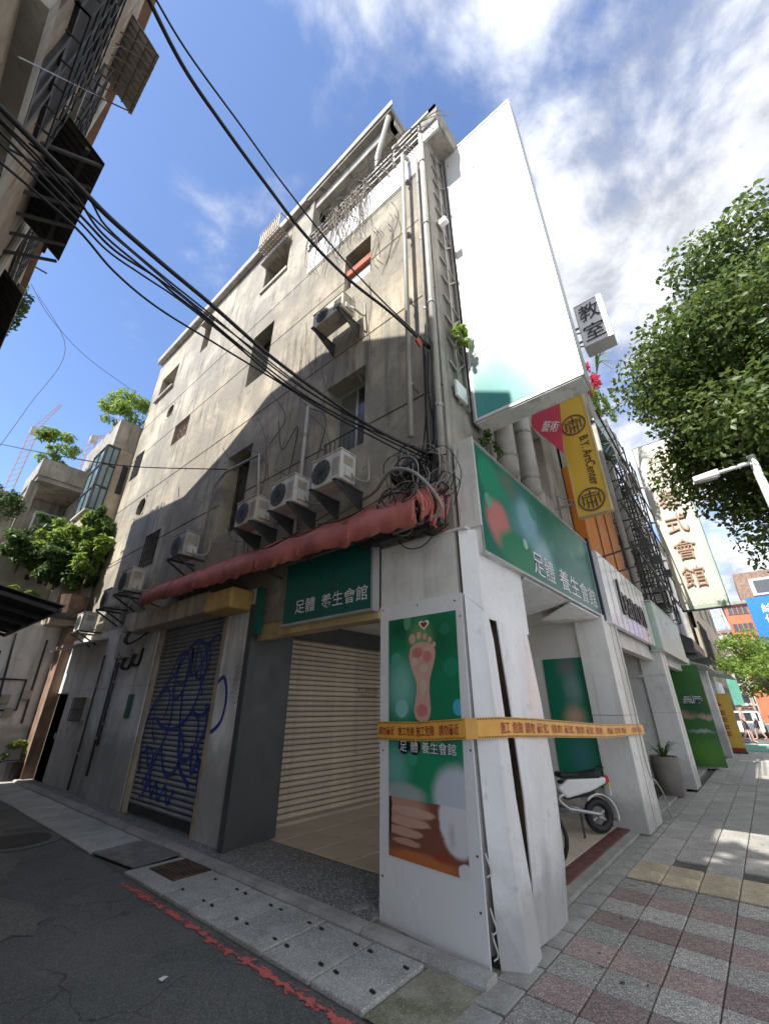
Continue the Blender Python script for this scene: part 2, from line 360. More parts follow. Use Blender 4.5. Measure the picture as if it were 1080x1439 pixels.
# ---------------------------------------------------------------- lettering
def text(s, parent, P, right, up, h, m, w=None, name='lettering', off=.004, ext=.003, bold=0, align='L', label=None):
    c = bpy.data.curves.new('t', 'FONT'); c.body = s; c.size = 1; c.extrude = 0; c.resolution_u = 3; c.offset = bold
    ob = bpy.data.objects.new('t', c); COL.objects.link(ob)
    dg = bpy.context.evaluated_depsgraph_get(); me = bpy.data.meshes.new_from_object(ob.evaluated_get(dg))
    bpy.data.objects.remove(ob); co = np.array([v.co[:] for v in me.vertices])
    if len(co) == 0: return None
    lo, hi = co.min(0), co.max(0); k = h/(hi[1]-lo[1]); kx = w/(hi[0]-lo[0]) if w else k
    P, right, up = Vector(P), Vector(right).normalized(), Vector(up).normalized(); n = right.cross(up); o = org(parent)
    ax = {'L': 0, 'C': .5, 'R': 1}[align]*(hi[0]-lo[0])*kx
    for v in me.vertices:
        x, y = (v.co.x-lo[0])*kx-ax, (v.co.y-lo[1])*k; v.co = P+right*x+up*y+n*off-o
    b = bmesh.new(); b.from_mesh(me)
    if ext:
        fs = list(b.faces); r_ = bmesh.ops.extrude_face_region(b, geom=fs)
        for q in r_['geom']:
            if isinstance(q, bmesh.types.BMVert): q.co += n*ext
    b.to_mesh(me); b.free(); me.materials.clear(); me.materials.append(m); me.name = name
    t = bpy.data.objects.new(name, me); COL.objects.link(t); t.parent = parent; ORG[t.name] = o
    if label: t['label'] = label
    return t
AX = (0, -1, 0); SX = (1, 0, 0); UP = (0, 0, 1)      # reading directions on walls facing -X and -Y

# ---------------------------------------------------------------- foliage
def leaf_mesh(name, m, clumps, n, size, seed=1, droop=.0, aspect=.55):
    """clumps: list of (centre, radii); leaves spread through them, denser at the rim"""
    g = np.random.default_rng(seed); cs = np.array([c for c, _ in clumps], float); rs = np.array([r for _, r in clumps], float)
    wgt = rs.prod(1)**.7; idx = g.choice(len(clumps), n, p=wgt/wgt.sum())
    d = g.normal(size=(n, 3)); d /= np.linalg.norm(d, axis=1)[:, None]; rad = g.random(n)**.45
    P = cs[idx]+d*rs[idx]*rad[:, None]
    nr = d*.6+g.normal(size=(n, 3))*.55+np.array([0, 0, .5]); nr /= np.linalg.norm(nr, axis=1)[:, None]
    t = g.normal(size=(n, 3))-np.array([0, 0, droop]); t -= nr*(t*nr).sum(1)[:, None]; t /= np.linalg.norm(t, axis=1)[:, None]
    s = np.cross(nr, t); L_ = size*(.6+.8*g.random(n))[:, None]; w_ = L_*aspect
    V = np.stack([P-t*L_*.5, P+s*w_*.5+nr*L_*.1, P+t*L_*.55, P-s*w_*.5+nr*L_*.1], 1).reshape(-1, 3)
    return V, m, n
def leaf_part(name, m, clumps, n, size, parent, seed=1, kind=None, droop=0, aspect=.55):
    V, _, n = leaf_mesh(name, m, clumps, n, size, seed, droop, aspect); o = org(parent); V = V-np.array(o)
    me = bpy.data.meshes.new(name); me.vertices.add(4*n); me.vertices.foreach_set('co', V.astype(np.float32).ravel())
    me.loops.add(6*n); b = (np.arange(n)*4)[:, None]; me.loops.foreach_set('vertex_index', (b+np.array([0, 1, 2, 0, 2, 3])).astype(np.int32).ravel())
    me.polygons.add(2*n); me.polygons.foreach_set('loop_start', (np.arange(2*n)*3).astype(np.int32)); me.polygons.foreach_set('loop_total', np.full(2*n, 3, np.int32))
    me.update(); me.validate(); me.materials.append(m); ob = bpy.data.objects.new(name, me); COL.objects.link(ob); ob.parent = parent; ORG[ob.name] = o
    if kind: ob['kind'] = kind
    return ob
def blobs(c, r, n, seed, rr=(.25, .42), up=0):
    g = random.Random(seed); o = []
    for _ in range(n):
        while True:
            d = Vector((g.uniform(-1, 1), g.uniform(-1, 1), g.uniform(-1, 1)))
            if .25 < d.length < 1: break
        k = g.uniform(*rr); o.append(((c[0]+d.x*r[0]*.85, c[1]+d.y*r[1]*.85, c[2]+d.z*r[2]*.85), (r[0]*k, r[1]*k, r[2]*k*.8)))
    return o
def tree(label, base, cc, cr, n, size, seed, m, name='street_tree', group=None, nb=34, tr=.16, rr=(.25, .42)):
    t = thing(name, label, 'tree', base, group); g = random.Random(seed); b = Vector(base); c = Vector(cc); bl = blobs(cc, cr, nb, seed, rr)
    fork = b.lerp(c, .55); fork.z = min(fork.z, c.z-cr[2]*.35)
    mb = MB(); mb.tube(catmull([b, b.lerp(fork, .5)+Vector((.06, -.05, 0)), fork], 4), tr, 9, r1=tr*.7); tk = part('trunk', mb, BARK, t, True)
    mb = MB()
    for (q, r_) in bl[:30]:
        q = Vector(q); mid = fork.lerp(q, .5)+Vector((g.uniform(-.3, .3), g.uniform(-.3, .3), .25)); mb.tube(catmull([fork-Vector((0, 0, .1)), mid, q], 4), tr*.42, 5, r1=.015)
    part('limb', mb, BARK, t, True)
    leaf_part('crown', m, bl, n, size, t, seed, aspect=.62); return t

# ================================================================ GROUND
structure('ground', MB().poly([(-400, -400, -.03), (400, -400, -.03), (400, 400, -.03), (-400, 400, -.03)]), GROUND)
road = structure('alley_road', MB().poly([(-.6, 1.7, 0), (2.4, 1.7, 0), (2.4, 14.3, 0), (-.6, 14.3, 0)]), ASPH)
structure('street_road', MB().poly([(-60, -14, -.004), (140, -14, -.004), (140, -2.6, -.004), (-60, -2.6, -.004)]), ROADW)
structure('crossing_road', MB().poly([(-.6, -2.6, -.002), (2.4, -2.6, -.002), (2.4, 1.7, -.002), (-.6, 1.7, -.002)]), ASPH)
def blob2d(cx, cy, rx, ry, n, seed, z, jit=.25):
    g = random.Random(seed); return [(cx+rx*math.cos(2*math.pi*k/n)*(1+g.uniform(-jit, jit)), cy+ry*math.sin(2*math.pi*k/n)*(1+g.uniform(-jit, jit)), z) for k in range(n)]
part('asphalt_patch', MB().poly([(1.0, 6.1, .004), (1.6, 6.35, .004), (1.82, 6.9, .004), (1.75, 7.5, .004), (2.05, 8.9, .004), (.9, 9.2, .004)]), ASPHP, road)
part('asphalt_patch', MB().poly(blob2d(1.42, 5.2, .22, .5, 14, 3, .006)), ASPHP, road)
part('asphalt_patch', MB().poly([(2.0, 8.7, .005), (2.4, 8.4, .005), (2.4, 12.4, .005), (2.5, 14.2, .005), (1.4, 14.2, .005)]), ASPHP, road)
part('asphalt_patch', MB().poly([(2.02, 1.9, .005), (2.4, 1.75, .005), (2.4, 2.1, .005), (2.12, 2.2, .005)]), ASPHP, road)
mh = part('manhole_cover', MB().disc((1.98, 7.85, .006), (1, 0, 0), (0, 1, 0), .36, (0, 0, .012), 28), IRON, road)
part('manhole_rim', MB().ring((1.98, 7.85, .006), (1, 0, 0), (0, 1, 0), (0, 0, 1), .365, .5, 28, .006), ASPHP, road)
g = random.Random(5)
def wornmat(name, col, sc, thr):
    m, t, b = nodes(name); N, L = t.nodes.new, t.links.new; tc = N('ShaderNodeTexCoord'); mp = N('ShaderNodeMapping'); L(tc.outputs['Object'], mp.inputs[0]); mp.inputs['Scale'].default_value = (1.6, 1, 1)
    n1 = N('ShaderNodeTexNoise'); n1.inputs['Scale'].default_value = sc; n1.inputs['Detail'].default_value = 9; n1.inputs['Roughness'].default_value = .72; L(mp.outputs[0], n1.inputs['Vector'])
    uv = N('ShaderNodeSeparateXYZ'); L(tc.outputs['UV'], uv.inputs[0]); pp = N('ShaderNodeMath'); pp.operation = 'PINGPONG'; pp.inputs[1].default_value = .5; L(uv.outputs[1], pp.inputs[0])
    ad = N('ShaderNodeMath'); ad.operation = 'MULTIPLY_ADD'; L(pp.outputs[0], ad.inputs[0]); ad.inputs[1].default_value = .34; L(n1.outputs[0], ad.inputs[2])
    r = N('ShaderNodeMapRange'); L(ad.outputs[0], r.inputs[0]); r.inputs['From Min'].default_value = thr; r.inputs['From Max'].default_value = thr+.05
    n2 = N('ShaderNodeTexNoise'); n2.inputs['Scale'].default_value = 120; L(tc.outputs['Object'], n2.inputs['Vector']); hv = N('ShaderNodeHueSaturation'); hv.inputs['Color'].default_value = (*col, 1)
    r2 = N('ShaderNodeMapRange'); L(n2.outputs[0], r2.inputs[0]); r2.inputs['To Min'].default_value = .45; r2.inputs['To Max'].default_value = 1.35; L(r2.outputs[0], hv.inputs['Value']); L(hv.outputs[0], b.inputs['Base Color']); b.inputs['Roughness'].default_value = .85
    tr = N('ShaderNodeBsdfTransparent'); ms = N('ShaderNodeMixShader'); L(r.outputs[0], ms.inputs[0]); L(tr.outputs[0], ms.inputs[1]); L(b.outputs[0], ms.inputs[2]); L(ms.outputs[0], t.nodes['Material Output'].inputs[0]); return m
o = part('red_line', MB().poly([(2.24, 1.75, .006), (2.38, 1.75, .006), (2.36, 5.3, .006), (2.27, 5.3, .006)]), wornmat('worn_red_line', (.62, .15, .13), 9, .6), road); uv_rect(o, (2.24, 5.3, .006), (0, -1, 0), (1, 0, 0), 3.55, .14)
part('paper_scrap', MB().poly([(1.83, 3.36, .012), (1.88, 3.38, .014), (1.87, 3.41, .012), (1.82, 3.39, .02)]), WHITE, road)
# gutter slabs, plate, grate, kerb bar
gut = structure('gutter_bed', MB().poly([(2.4, 1.72, .003), (3.38, 1.72, .003), (3.38, 14.3, .003), (2.4, 14.3, .003)]), JOINT)
def slab(y0, y1, x0=2.405, x1=3.01, z=.03, name='gutter_slab', m=CEM, slots=True):
    o = part(name, MB().box(x0, y0+.01, -.02, x1, y1-.01, z+random.uniform(-.004, .006)), m, gut, bev=.008)
    if slots:
        s = MB()
        for yy in (y0+.07, y1-.07):
            for xx in (x0+.16, x1-.12):
                s.obox((xx, yy, z+.003), (.004, .02, 0), (-.009, .002, 0), (0, 0, .005))
        p = part('lifting_slot', s, BLACK, gut)
    return o
for a, b in ((2.19, 2.64), (2.64, 3.14), (3.14, 3.64), (3.64, 4.16), (4.16, 4.68)): slab(a, b)
slab(4.68, 5.55, slots=False); slab(6.55, 7.6, slots=False)
for k in range(6): slab(7.6+k*1.1, 8.7+k*1.1, slots=False, z=.024)
part('steel_plate', MB().obox((2.74, 6.05, .032), (.29, .03, 0), (-.05, .45, 0), (0, 0, .006)), GALV, gut)
mb = MB(); mb.box(2.6, 4.88, .026, 3.0, 5.42, .038)
for k in range(9):
    mb.box(2.61+k*.043, 4.9, .038, 2.628+k*.043, 5.4, .044)
part('drain_grate', mb, RUST, gut)
y = 1.75
while y < 13.9:
    l = 1.05 if y < 5 else 1.3
    part('kerb_block', MB().prism([(3.02, y+.006, .0), (3.17, y+.006, .0), (3.17, y+.006, .055), (3.06, y+.006, .06), (3.025, y+.006, .03)], (0, l-.012, 0)), CEM2, gut, bev=.006); y += l
apron = structure('pebble_apron', MB().box(3.175, 2.86, -.01, 3.95, 5.24, .055), TERR)
structure('wall_foot_strip', MB().box(3.175, 5.24, -.01, 3.36, 13.7, .05), TERR)
part('apron_chip', MB().prism(blob2d(3.3, 3.05, .09, .05, 9, 4, .055), (0, 0, .01)), CEM2, apron)
corner = structure('corner_concrete', MB().poly([(2.4, 1.66, .012), (3.3, 1.66, .012), (3.3, 2.86, .012), (3.03, 2.86, .012), (3.03, 2.18, .012), (2.4, 2.18, .012)]), MOSS)
# sidewalk: bed with pavers, each a piece
side = structure('sidewalk', MB().poly([(2.4, -2.6, -.001), (60, -2.6, -.001), (60, 1.72, -.001), (2.4, 1.72, -.001)]), JOINT)
structure('sidewalk_far', MB().poly([(-60, -2.6, 0), (-.6, -2.6, 0), (-.6, 1.7, 0), (-60, 1.7, 0)]), PAVS)
structure('street_kerb', MB().box(2.6, -2.72, -.05, 60, -2.6, .03), CEM2)
def tile_mesh(name, lx, ly, h, m, gap=.008):
    b = bmesh.new(); bmesh.ops.create_cube(b, size=1, matrix=Matrix.Translation((0, 0, h/2)) @ Matrix.Diagonal((lx-gap, ly-gap, h, 1)))
    e = [x for x in b.edges if all(v.co.z > h*.5 for v in x.verts)]; bmesh.ops.bevel(b, geom=e, offset=.005, segments=1, affect='EDGES')
    me = bpy.data.meshes.new(name); b.to_mesh(me); b.free(); me.materials.append(m); return me
T_G, T_R = tile_mesh('paver', .3, .3, .02, PAVG), tile_mesh('paver', .3, .3, .02, PAVR)
T_T = tile_mesh('tactile_paver', .3, .3, .02, TACT)
b = bmesh.new(); b.from_mesh(T_T)
for k in range(6): bmesh.ops.create_cube(b, size=1, matrix=Matrix.Translation((-.125+k*.05, 0, .022)) @ Matrix.Diagonal((.022, .27, .008, 1)))
b.to_mesh(T_T); b.free()
T_E = tile_mesh('edge_paver', .29, .2, .018, CEM2)
T_S = tile_mesh('paver', .6, .3, .02, PAVS)
PITCH_ = .302; Y0 = 1.43; XA = 2.56
g = random.Random(11)
for j in range(8):
    y = Y0-j*PITCH_
    for i in range(0, 12):
        x = XA+PITCH_*(i+.5)
        if x > 5.72 or (y < -.2 and x > 5.2 and False): break
        o = piece('paver', (T_R if i % 2 == 0 else T_G), (x, y, -.001+g.uniform(-.002, .003)), side); o.rotation_euler = (g.uniform(-.011, .011), g.uniform(-.011, .011), math.pi*g.randint(0, 1))
    for i in range(2): piece('tactile_paver', T_T, (5.64+.3*i+.17, y, g.uniform(-.001, .002)), side)
for j in range(6):
    y = Y0-j*PITCH_; off = .3 if j % 2 else 0
    for i in range(14):
        o = piece('paver', T_S, (6.57+.6*i+off, y, -.001+g.uniform(-.002, .002)), side); o.rotation_euler.z = math.pi*g.randint(0, 1)
mb = MB()
for j in range(14):
    y = Y0-j*PITCH_
    for i in range(90):
        x = 14.95+.6*i+(.3 if j % 2 else 0)
        if x < 59.5 and y > -2.4: mb.box(x-.296, y-.147, 0, x+.296, y+.147, .019)
part('far_pavers', mb, PAVS, side, kind='stuff')
mb = MB(); gg = random.Random(77)
for _ in range(60): mb.poly(blob2d(gg.uniform(3.2, 9), gg.uniform(-.6, 1.5), gg.uniform(.006, .02), gg.uniform(.006, .018), 8, gg.random(), .0245, .3))
part('gum_spots', mb, DARKB, side, kind='stuff'); mb = MB()
for _ in range(40): x, y = gg.uniform(2.6, 9), gg.uniform(-.3, 1.7); a = gg.uniform(0, 6); mb.poly([(x, y, .025), (x+.03*math.cos(a), y+.03*math.sin(a), .03), (x+.012*math.cos(a+1), y+.012*math.sin(a+1), .027)])
part('fallen_leaves', mb, VINE, side, kind='stuff')
for i in range(30):
    x = 2.75+i*.3; piece('edge_paver', T_E, (x, 1.685, -.002+g.uniform(-.002, .002)), side)
struct_edge = structure('frontage_strip', MB().box(4.5, 1.79, -.01, 60, 2.02, .05), CEM2)
part('dark_paver_band', MB().box(13.2, -.5, .0, 13.9, 1.55, .026), CEM2, side)
gl = structure('bike_lane', MB().poly([(23.2, -2.6, .024), (27.5, -2.6, .024), (27.5, 1.7, .024), (23.2, 1.7, .024)]), GLAN)
part('lane_edge_line', MB().poly([(27.5, -2.6, .025), (28.0, -2.6, .025), (28.0, 1.7, .025), (27.5, 1.7, .025)]), WHITE, gl)
part('lane_stripe', MB().poly([(19.0, -2, .025), (19.2, -2, .025), (19.2, 1.2, .025), (19.0, 1.2, .025)]), WHITE, gl)
structure('side_street', MB().poly([(28, -2.6, .022), (60, -2.6, .022), (60, 1.9, .022), (28, 1.9, .022)]), ASPHP)

# ================================================================ MAIN BUILDING
BX, BY = 3.4, 1.94
bld = thing('apartment_building', 'grey stain streaked concrete corner building with red awning and half collapsed white corner pillar', 'building', (BX, BY, 0))
Hroof = 13.25
wy = lambda y: y-BY
wins = dict(A=(3.25, 4.85, 4.12, 6.3), B=(3.2, 8.45, 3.86, 9.5), C=(6.15, 8.0, 6.95, 9.55), D=(6.2, 4.4, 7.1, 6.2), E=(9.72, 8.05, 10.6, 8.75),
            F=(12.72, 7.95, 13.4, 8.9), H=(9.75, 4.5, 10.6, 5.38), T1=(5.98, 11.25, 7.0, 12.2), T2=(9.78, 11.3, 10.25, 12.4), T3=(11.8, 11.0, 13.05, 11.95))
octs = [(11.4, 9.7, .24), (11.6, 6.5, .3)]
holes = [(wy(a), z0, wy(b), z1, .36, 0) for (a, z0, b, z1) in wins.values()]
holes += [(wy(y)-r, z-r, wy(y)+r, z+r, .14, 0) for y, z, r in octs]
holes += [(0, z-.016, 20, z+.016, .03, 0) for z in (5.12, 6.91, 8.74, 10.05)]
holes += [(wy(2.3), 10.95, wy(5.15), 13.4, .2, 1), (-1, 11.15, wy(2.3), 13.4, .2, 1), (-1, -.1, wy(5.25), 2.62, .2, 1), (wy(6.06), -.1, wy(8.42), 3.0, .16, 0)]
part('wall', wall_grid((BX, BY, 0), (0, 1, 0), UP, (-1, 0, 0), 13.7-BY, Hroof, holes), CONC, bld)
mb = MB()
for y, z, r in octs:
    c = Vector((BX-.004, y, z)); sq = []; oc = []
    for k in range(8):
        t = math.pi/8+k*math.pi/4; d = Vector((0, math.cos(t), math.sin(t))); oc.append(c+d*r*.98); q = d*r*1.5; q.y = max(-r-.03, min(r+.03, q.y)); q.z = max(-r-.03, min(r+.03, q.z)); sq.append(c+q)
    for k in range(8): j = (k+1) % 8; mb.poly([oc[k], oc[j], sq[j], sq[k]]); mb.poly([oc[k], oc[j], oc[j]+Vector((.1, 0, 0)), oc[k]+Vector((.1, 0, 0))])
part('octagonal_surround', mb, CONC, bld)
for y, z, r in octs: part('window', MB().poly([(BX+.13, y-r, z-r), (BX+.13, y+r, z-r), (BX+.13, y+r, z+r), (BX+.13, y-r, z+r)]), DARKV, bld)
# painted ground floor wall
gh = [(wy(6.06)-3.31, -.1, wy(8.42)-3.31, 3.0, .14, 1), (wy(12.83)-3.31, -.1, wy(13.75)-3.31, 1.85, .1, 1), (0, 1.88, 20, 1.895, .012, 0), (wy(9.5)-3.31, 0, wy(9.515)-3.31, 3.2, .012, 0)]
part('painted_wall', wall_grid((BX-.035, 5.25, .03), (0, 1, 0), UP, (-1, 0, 0), 13.7-5.25, 3.12, gh), PAINT, bld)
part('wall_cap', MB().box(BX-.035, 5.25, 3.15, BX, 13.7, 3.16), PAINT, bld)
# street-side wall (y = 1.94) and roof parts
sh = [(1.0, 4.9, 1.9, 6.3, .15, 0), (2.6, 4.9, 3.6, 6.3, .15, 0), (1.0, 8.2, 1.9, 9.6, .15, 0), (2.6, 8.2, 3.6, 9.6, .15, 0)]
part('street_wall', wall_grid((BX, BY-.002, 2.95), SX, UP, (0, -1, 0), 4.6, 8.2, [(a, z0-2.95, b_, z1-2.95, d, m_) for a, z0, b_, z1, d, m_ in sh]), CONC2, bld)
part('street_cornice', MB().prism([(BX-.06, BY-.003, 11.15), (BX-.06, BY-.32, 11.15), (BX-.06, BY-.36, 11.5), (BX-.06, BY-.003, 11.5)], (4.7, 0, 0)), CONC2, bld)
part('party_wall', MB().box(8.0, BY+.05, 2.95, 8.2, 13.6, 12.9), CONC2, bld)
part('back_wall', MB().box(3.5, 13.5, 0, 8.2, 13.698, 13.2), CONC2, bld)
part('floor_slab', MB().box(BX+.02, BY+.02, 2.92, 8.19, 13.5, 3.1).box(BX+.3, BY+.2, 10.7, 8.19, 13.5, 10.9), CONC2, bld)
part('light_block_core', MB().box(BX+.45, BY+.4, 3.1, 7.9, 13.4, 10.7).box(5.3, 2.9, 10.9, 7.9, 13.4, 13.0).box(BX+.35, 5.2, 10.9, 7.9, 13.4, 13.0), DARKV, bld)  # dark boxes added inside so no sun leaks through the building
part('roof_slab', MB().box(BX-.1, 2.62, 13.08, 8.3, 13.75, 13.3), CONC2, bld)
part('eave_trim', MB().box(BX-.14, 2.55, 13.16, BX-.105, 13.8, 13.34), PVC, bld)
part('roof_gutter', MB().box(BX-.16, 5.3, 13.02, BX-.02, 13.7, 13.075), GALV, bld)
part('terrace_wall', MB().box(4.55, 2.75, 10.9, 4.65, 5.2, 13.08), PAINT, bld)
part('terrace_beam', MB().box(BX+.05, 2.65, 12.75, BX+.2, 5.2, 13.08).box(BX+.05, 2.63, 12.75, 8.2, 2.75, 13.07), CONC2, bld)
part('terrace_post', MB().tube([(BX+.06, 3.12, 10.95), (BX+.06, 3.12, 12.2), (BX-.04, 2.72, 13.05)], .06, 8), PVC, bld, True)
part('white_band', MB().box(BX-.012, 1.95, 10.12, BX-.004, 5.1, 10.93), WHITEB, bld)
mb = MB()
for z in (11.05, 11.25, 11.42): mb.tube([(BX-.03, 1.98, z), (BX-.03, 5.15, z)], .035, 6)
for y in (2.0, 2.6, 3.4, 4.2, 5.1): mb.tube([(BX-.03, y, 10.93), (BX-.03, y, 11.45)], .03, 6)
part('terrace_railing', mb, GALV, bld)
part('parapet_cap', MB().box(BX-.08, 1.6, 11.5, BX+.2, 2.62, 11.58).box(BX-.08, 1.6, 11.5, 8.1, 1.75, 11.58), CONC3, bld)
part('corner_fascia', MB().box(BX-.02, 1.62, 10.85, BX+.02, 2.0, 11.15), WHITEB, bld)
# window fittings
def window(key, kind):
    a, z0, b_, z1 = wins[key]; x = BX+.28; fr = MB(); t = .045
    fr.box(x, a, z0, x+.05, a+t, z1).box(x, b_-t, z0, x+.05, b_, z1).box(x, a+t, z0, x+.05, b_-t, z0+t).box(x, a+t, z1-t, x+.05, b_-t, z1)
    mid = (a+b_)/2; fr.box(x+.002, mid-.02, z0+t, x+.048, mid+.02, z1-t)
    f = part('window', fr, {'wood': RUST, 'alu': ALU}.get(kind, IRON), bld)
    part('pane', MB().box(x+.02, a+t, z0+t, x+.03, mid-.02, z1-t), GLASS if kind != 'wood' else WOOD, f); part('pane', MB().box(x+.022, mid+.02, z0+t, x+.032, b_-t, z1-t), CURT if kind == 'alu' else GLASS, f)
    return f
fw = {}
for k, kd in (('A', 'alu'), ('B', 'iron'), ('C', 'iron'), ('D', 'wood'), ('E', 'iron'), ('F', 'iron'), ('H', 'iron'), ('T1', 'iron'), ('T2', 'alu'), ('T3', 'alu')): fw[k] = window(k, kd)
part('plank', MB().box(BX+.05, 3.2, 8.95, BX+.12, 3.86, 9.1), WOOD, fw['B']); part('curtain', MB().box(BX+.12, 3.22, 8.47, BX+.17, 3.8, 8.92), WHITEB, fw['B'])
mb = MB()
for k in range(9): mb.tube([(BX+.03, 3.27+k*.1, 4.87), (BX+.03, 3.27+k*.1, 5.2)], .009, 5)
mb.tube([(BX+.03, 3.25, 5.2), (BX+.03, 4.12, 5.2)], .011, 5); part('window_railing', mb, IRON, fw['A'])
for key, nv, nh in (('E', 8, 3), ('F', 6, 5), ('H', 6, 4)):
    a, z0, b_, z1 = wins[key]; mb = MB()
    for k in range(nv+1): mb.tube([(BX+.02, a+(b_-a)*k/nv, z0), (BX+.02, a+(b_-a)*k/nv, z1)], .011, 5)
    for k in range(nh+1): mb.tube([(BX+.02, a, z0+(z1-z0)*k/nh), (BX+.02, b_, z0+(z1-z0)*k/nh)], .011, 5)
    part('grille', mb, RUST if key == 'E' else IRON, fw[key])
mb = MB(); a, z0, b_, z1 = wins['E']
for r_ in range(6):
    for c in range(4): mb.box(BX+.1, a+.02+c*.21+(.1 if r_ % 2 else 0), z0+.01+r_*.115, BX+.18, a+.2+c*.21+(.1 if r_ % 2 else 0), z0+.115+r_*.115)
part('brick_infill', mb, BRICKR, fw['E'])
for key in ('T1', 'T2'):
    a, z0, b_, z1 = wins[key]; part('window_hood', MB().box(BX-.16, a-.06, z1+.01, BX+.02, b_+.06, z1+.07), CONC2, fw[key])
part('sill', MB().box(BX-.08, 11.75, 10.9, BX+.1, 13.1, 10.99), CONC2, fw['T3'])
part('sill', MB().box(BX-.05, 5.95, 11.15, BX+.1, 7.05, 11.24), CONC3, fw['T1'])
mb = MB()                                           # slatted wooden box hung outside the top window
for k in range(9): mb.box(BX-.4, 6.0+k*.1, 12.42, BX-.375, 6.06+k*.1, 12.95)
for k in range(5): mb.box(BX-.37+.08*k, 5.98, 12.39, BX-.32+.08*k, 6.9, 12.415)
mb.box(BX-.41, 5.98, 12.95, BX-.02, 6.0, 12.98).box(BX-.41, 6.88, 12.95, BX-.02, 6.9, 12.98).box(BX-.41, 6.0, 12.95, BX-.38, 6.88, 12.98)
part('slatted_cage', mb, RAIL, bld, kind='stuff')
# awning
def sag(y, k): return .05*math.sin(y*2.1+k)+.025*math.sin(y*6.3+k*2)
n = 120; top = [[], [], [], []]; val = [[], [], []]
ga = random.Random(8); amp = [ga.uniform(.35, 1.7) for _ in range(9)]; fr_ = [ga.uniform(.15, 1.5) for _ in range(40)]
fold = lambda y, q: .014*math.sin(y*7.1+q+.8*math.sin(y*1.7))+.009*math.sin(y*19+q*3+1.3*math.sin(y*2.9))
for i in range(n+1):
    y = 2.05+(8.35-2.05)*i/n; dz = .14*(y-2.05)/6.3; bay = .045*abs(math.sin((y-2.05)*math.pi/.85))*amp[int((y-2.05)/.85) % 9]
    top[0].append((BX-.02, y, 3.8+dz*.2)); top[1].append((BX-.18, y, 3.665+dz*.5-bay*.5+fold(y, 1))); top[2].append((BX-.36, y, 3.52+dz*.8-bay+fold(y, 2))); top[3].append((BX-.53, y, 3.37+dz-bay*.5+fold(y, 3)*.6))
    val[0].append((BX-.532, y, 3.372+dz-bay*.5+fold(y, 3)*.6)); val[1].append((BX-.54+fold(y, 5), y, 3.25+dz+fold(y, 4)*.5)); val[2].append((BX-.53+fold(y, 6)*1.6, y, 3.12+dz-.035*abs(math.sin((y-2.05)*math.pi/.21))*fr_[int((y-2.05)/.21) % 40]))
aw = part('awning', MB().grid(top), RED, bld, True); sm = aw.modifiers.new('thick', 'SOLIDIFY'); sm.thickness = .01
vl = part('valance', MB().grid(val), RED, aw, True); sm = vl.modifiers.new('thick', 'SOLIDIFY'); sm.thickness = .008
for k in range(8):
    y = 2.07+k*.85; part('seam', MB().tube([(BX-.03, y, 3.815+.004*k), (BX-.36, y, 3.54+.015*k), (BX-.53, y, 3.385+.019*k), (BX-.545, y, 3.15+.019*k)], .007, 5), RED, aw)
g = random.Random(3); mb = MB()
for s_ in range(14):
    t = s_/13; mb.tube(catmull([(BX-.05-.45*t, 2.05, 3.75-.3*t+g.uniform(-.03, .03)), (BX-.05-.45*t+g.uniform(-.03, .03), 1.96+g.uniform(-.02, .04), 3.5-.2*t), (BX-.08-.4*t, 2.02+g.uniform(-.03, .05), 3.2+g.uniform(-.08, .06))], 4), .019, 5)
part('torn_awning_end', mb, RED, bld, True)
mb = MB()
for k in range(8): y = 2.2+k*.85; mb.bar((BX-.02, y, 3.2), (BX-.5, y, 3.3), .02); mb.bar((BX-.02, y, 3.7), (BX-.5, y, 3.4), .02)
mb.bar((BX-.49, 2.05, 3.28), (BX-.49, 8.3, 3.32), .025); part('awning_frame', mb, RUST, bld)
# shutters : box, rails, slats
def slat_mesh(L_, axis, m, ph):
    mb = MB(); prof = [(0, 0), (.016, ph*.1), (.03, ph*.3), (.03, ph*.55), (.014, ph*.8), (0, ph*.86)]
    if axis == 'y': pts = [(-a, 0, z) for a, z in prof]+[(.01, 0, ph*.86), (.01, 0, 0)]; mb.prism(pts, (0, L_, 0))
    else: pts = [(0, -a, z) for a, z in prof]+[(0, .01, ph*.86), (0, .01, 0)]; mb.prism(pts, (L_, 0, 0))
    return mesh_of('slat', mb, m)
sB = part('roller_shutter', MB().box(4.3, 5.765, .1, 8.0, 5.78, 2.75), DARKB, bld, label='beige roller shutter at the back of the arcade')
me = slat_mesh(3.7, 'x', SLATB, .078)
for k in range(34): piece('slat', me, (4.3, 5.755, .1+k*.078), sB)
text('施工中請勿停車', sB, (6.0, 5.722, 1.83), SX, UP, .055, RUST, w=.55, name='faded_stencil', ext=0, off=.006); text('2558-36 5601', sB, (6.05, 5.722, 1.73), SX, UP, .045, RUST, w=.48, name='faded_stencil', ext=0, off=.006)
part('shutter_box', MB().box(4.3, 5.6, 2.6, 8.0, 5.74, 2.92), DARKB, bld); part('shutter_threshold', MB().box(4.0, 5.6, 0, 7.4, 5.8, .1), TILE, bld)
sA = part('roller_shutter', MB().box(3.49, 6.1, .05, 3.5, 8.38, 3.0), DARKB, bld, label='grey roller shutter with blue graffiti')
me = slat_mesh(2.28, 'y', SLATG, .072)
for k in range(40): piece('slat', me, (3.485, 6.1, .16+k*.0715), sA)
part('guide_rail', MB().box(3.38, 8.36, .03, 3.47, 8.46, 3.0), RAIL, sA); part('guide_rail', MB().box(3.36, 6.0, .03, 3.46, 6.1, 3.0), RAIL, sA)
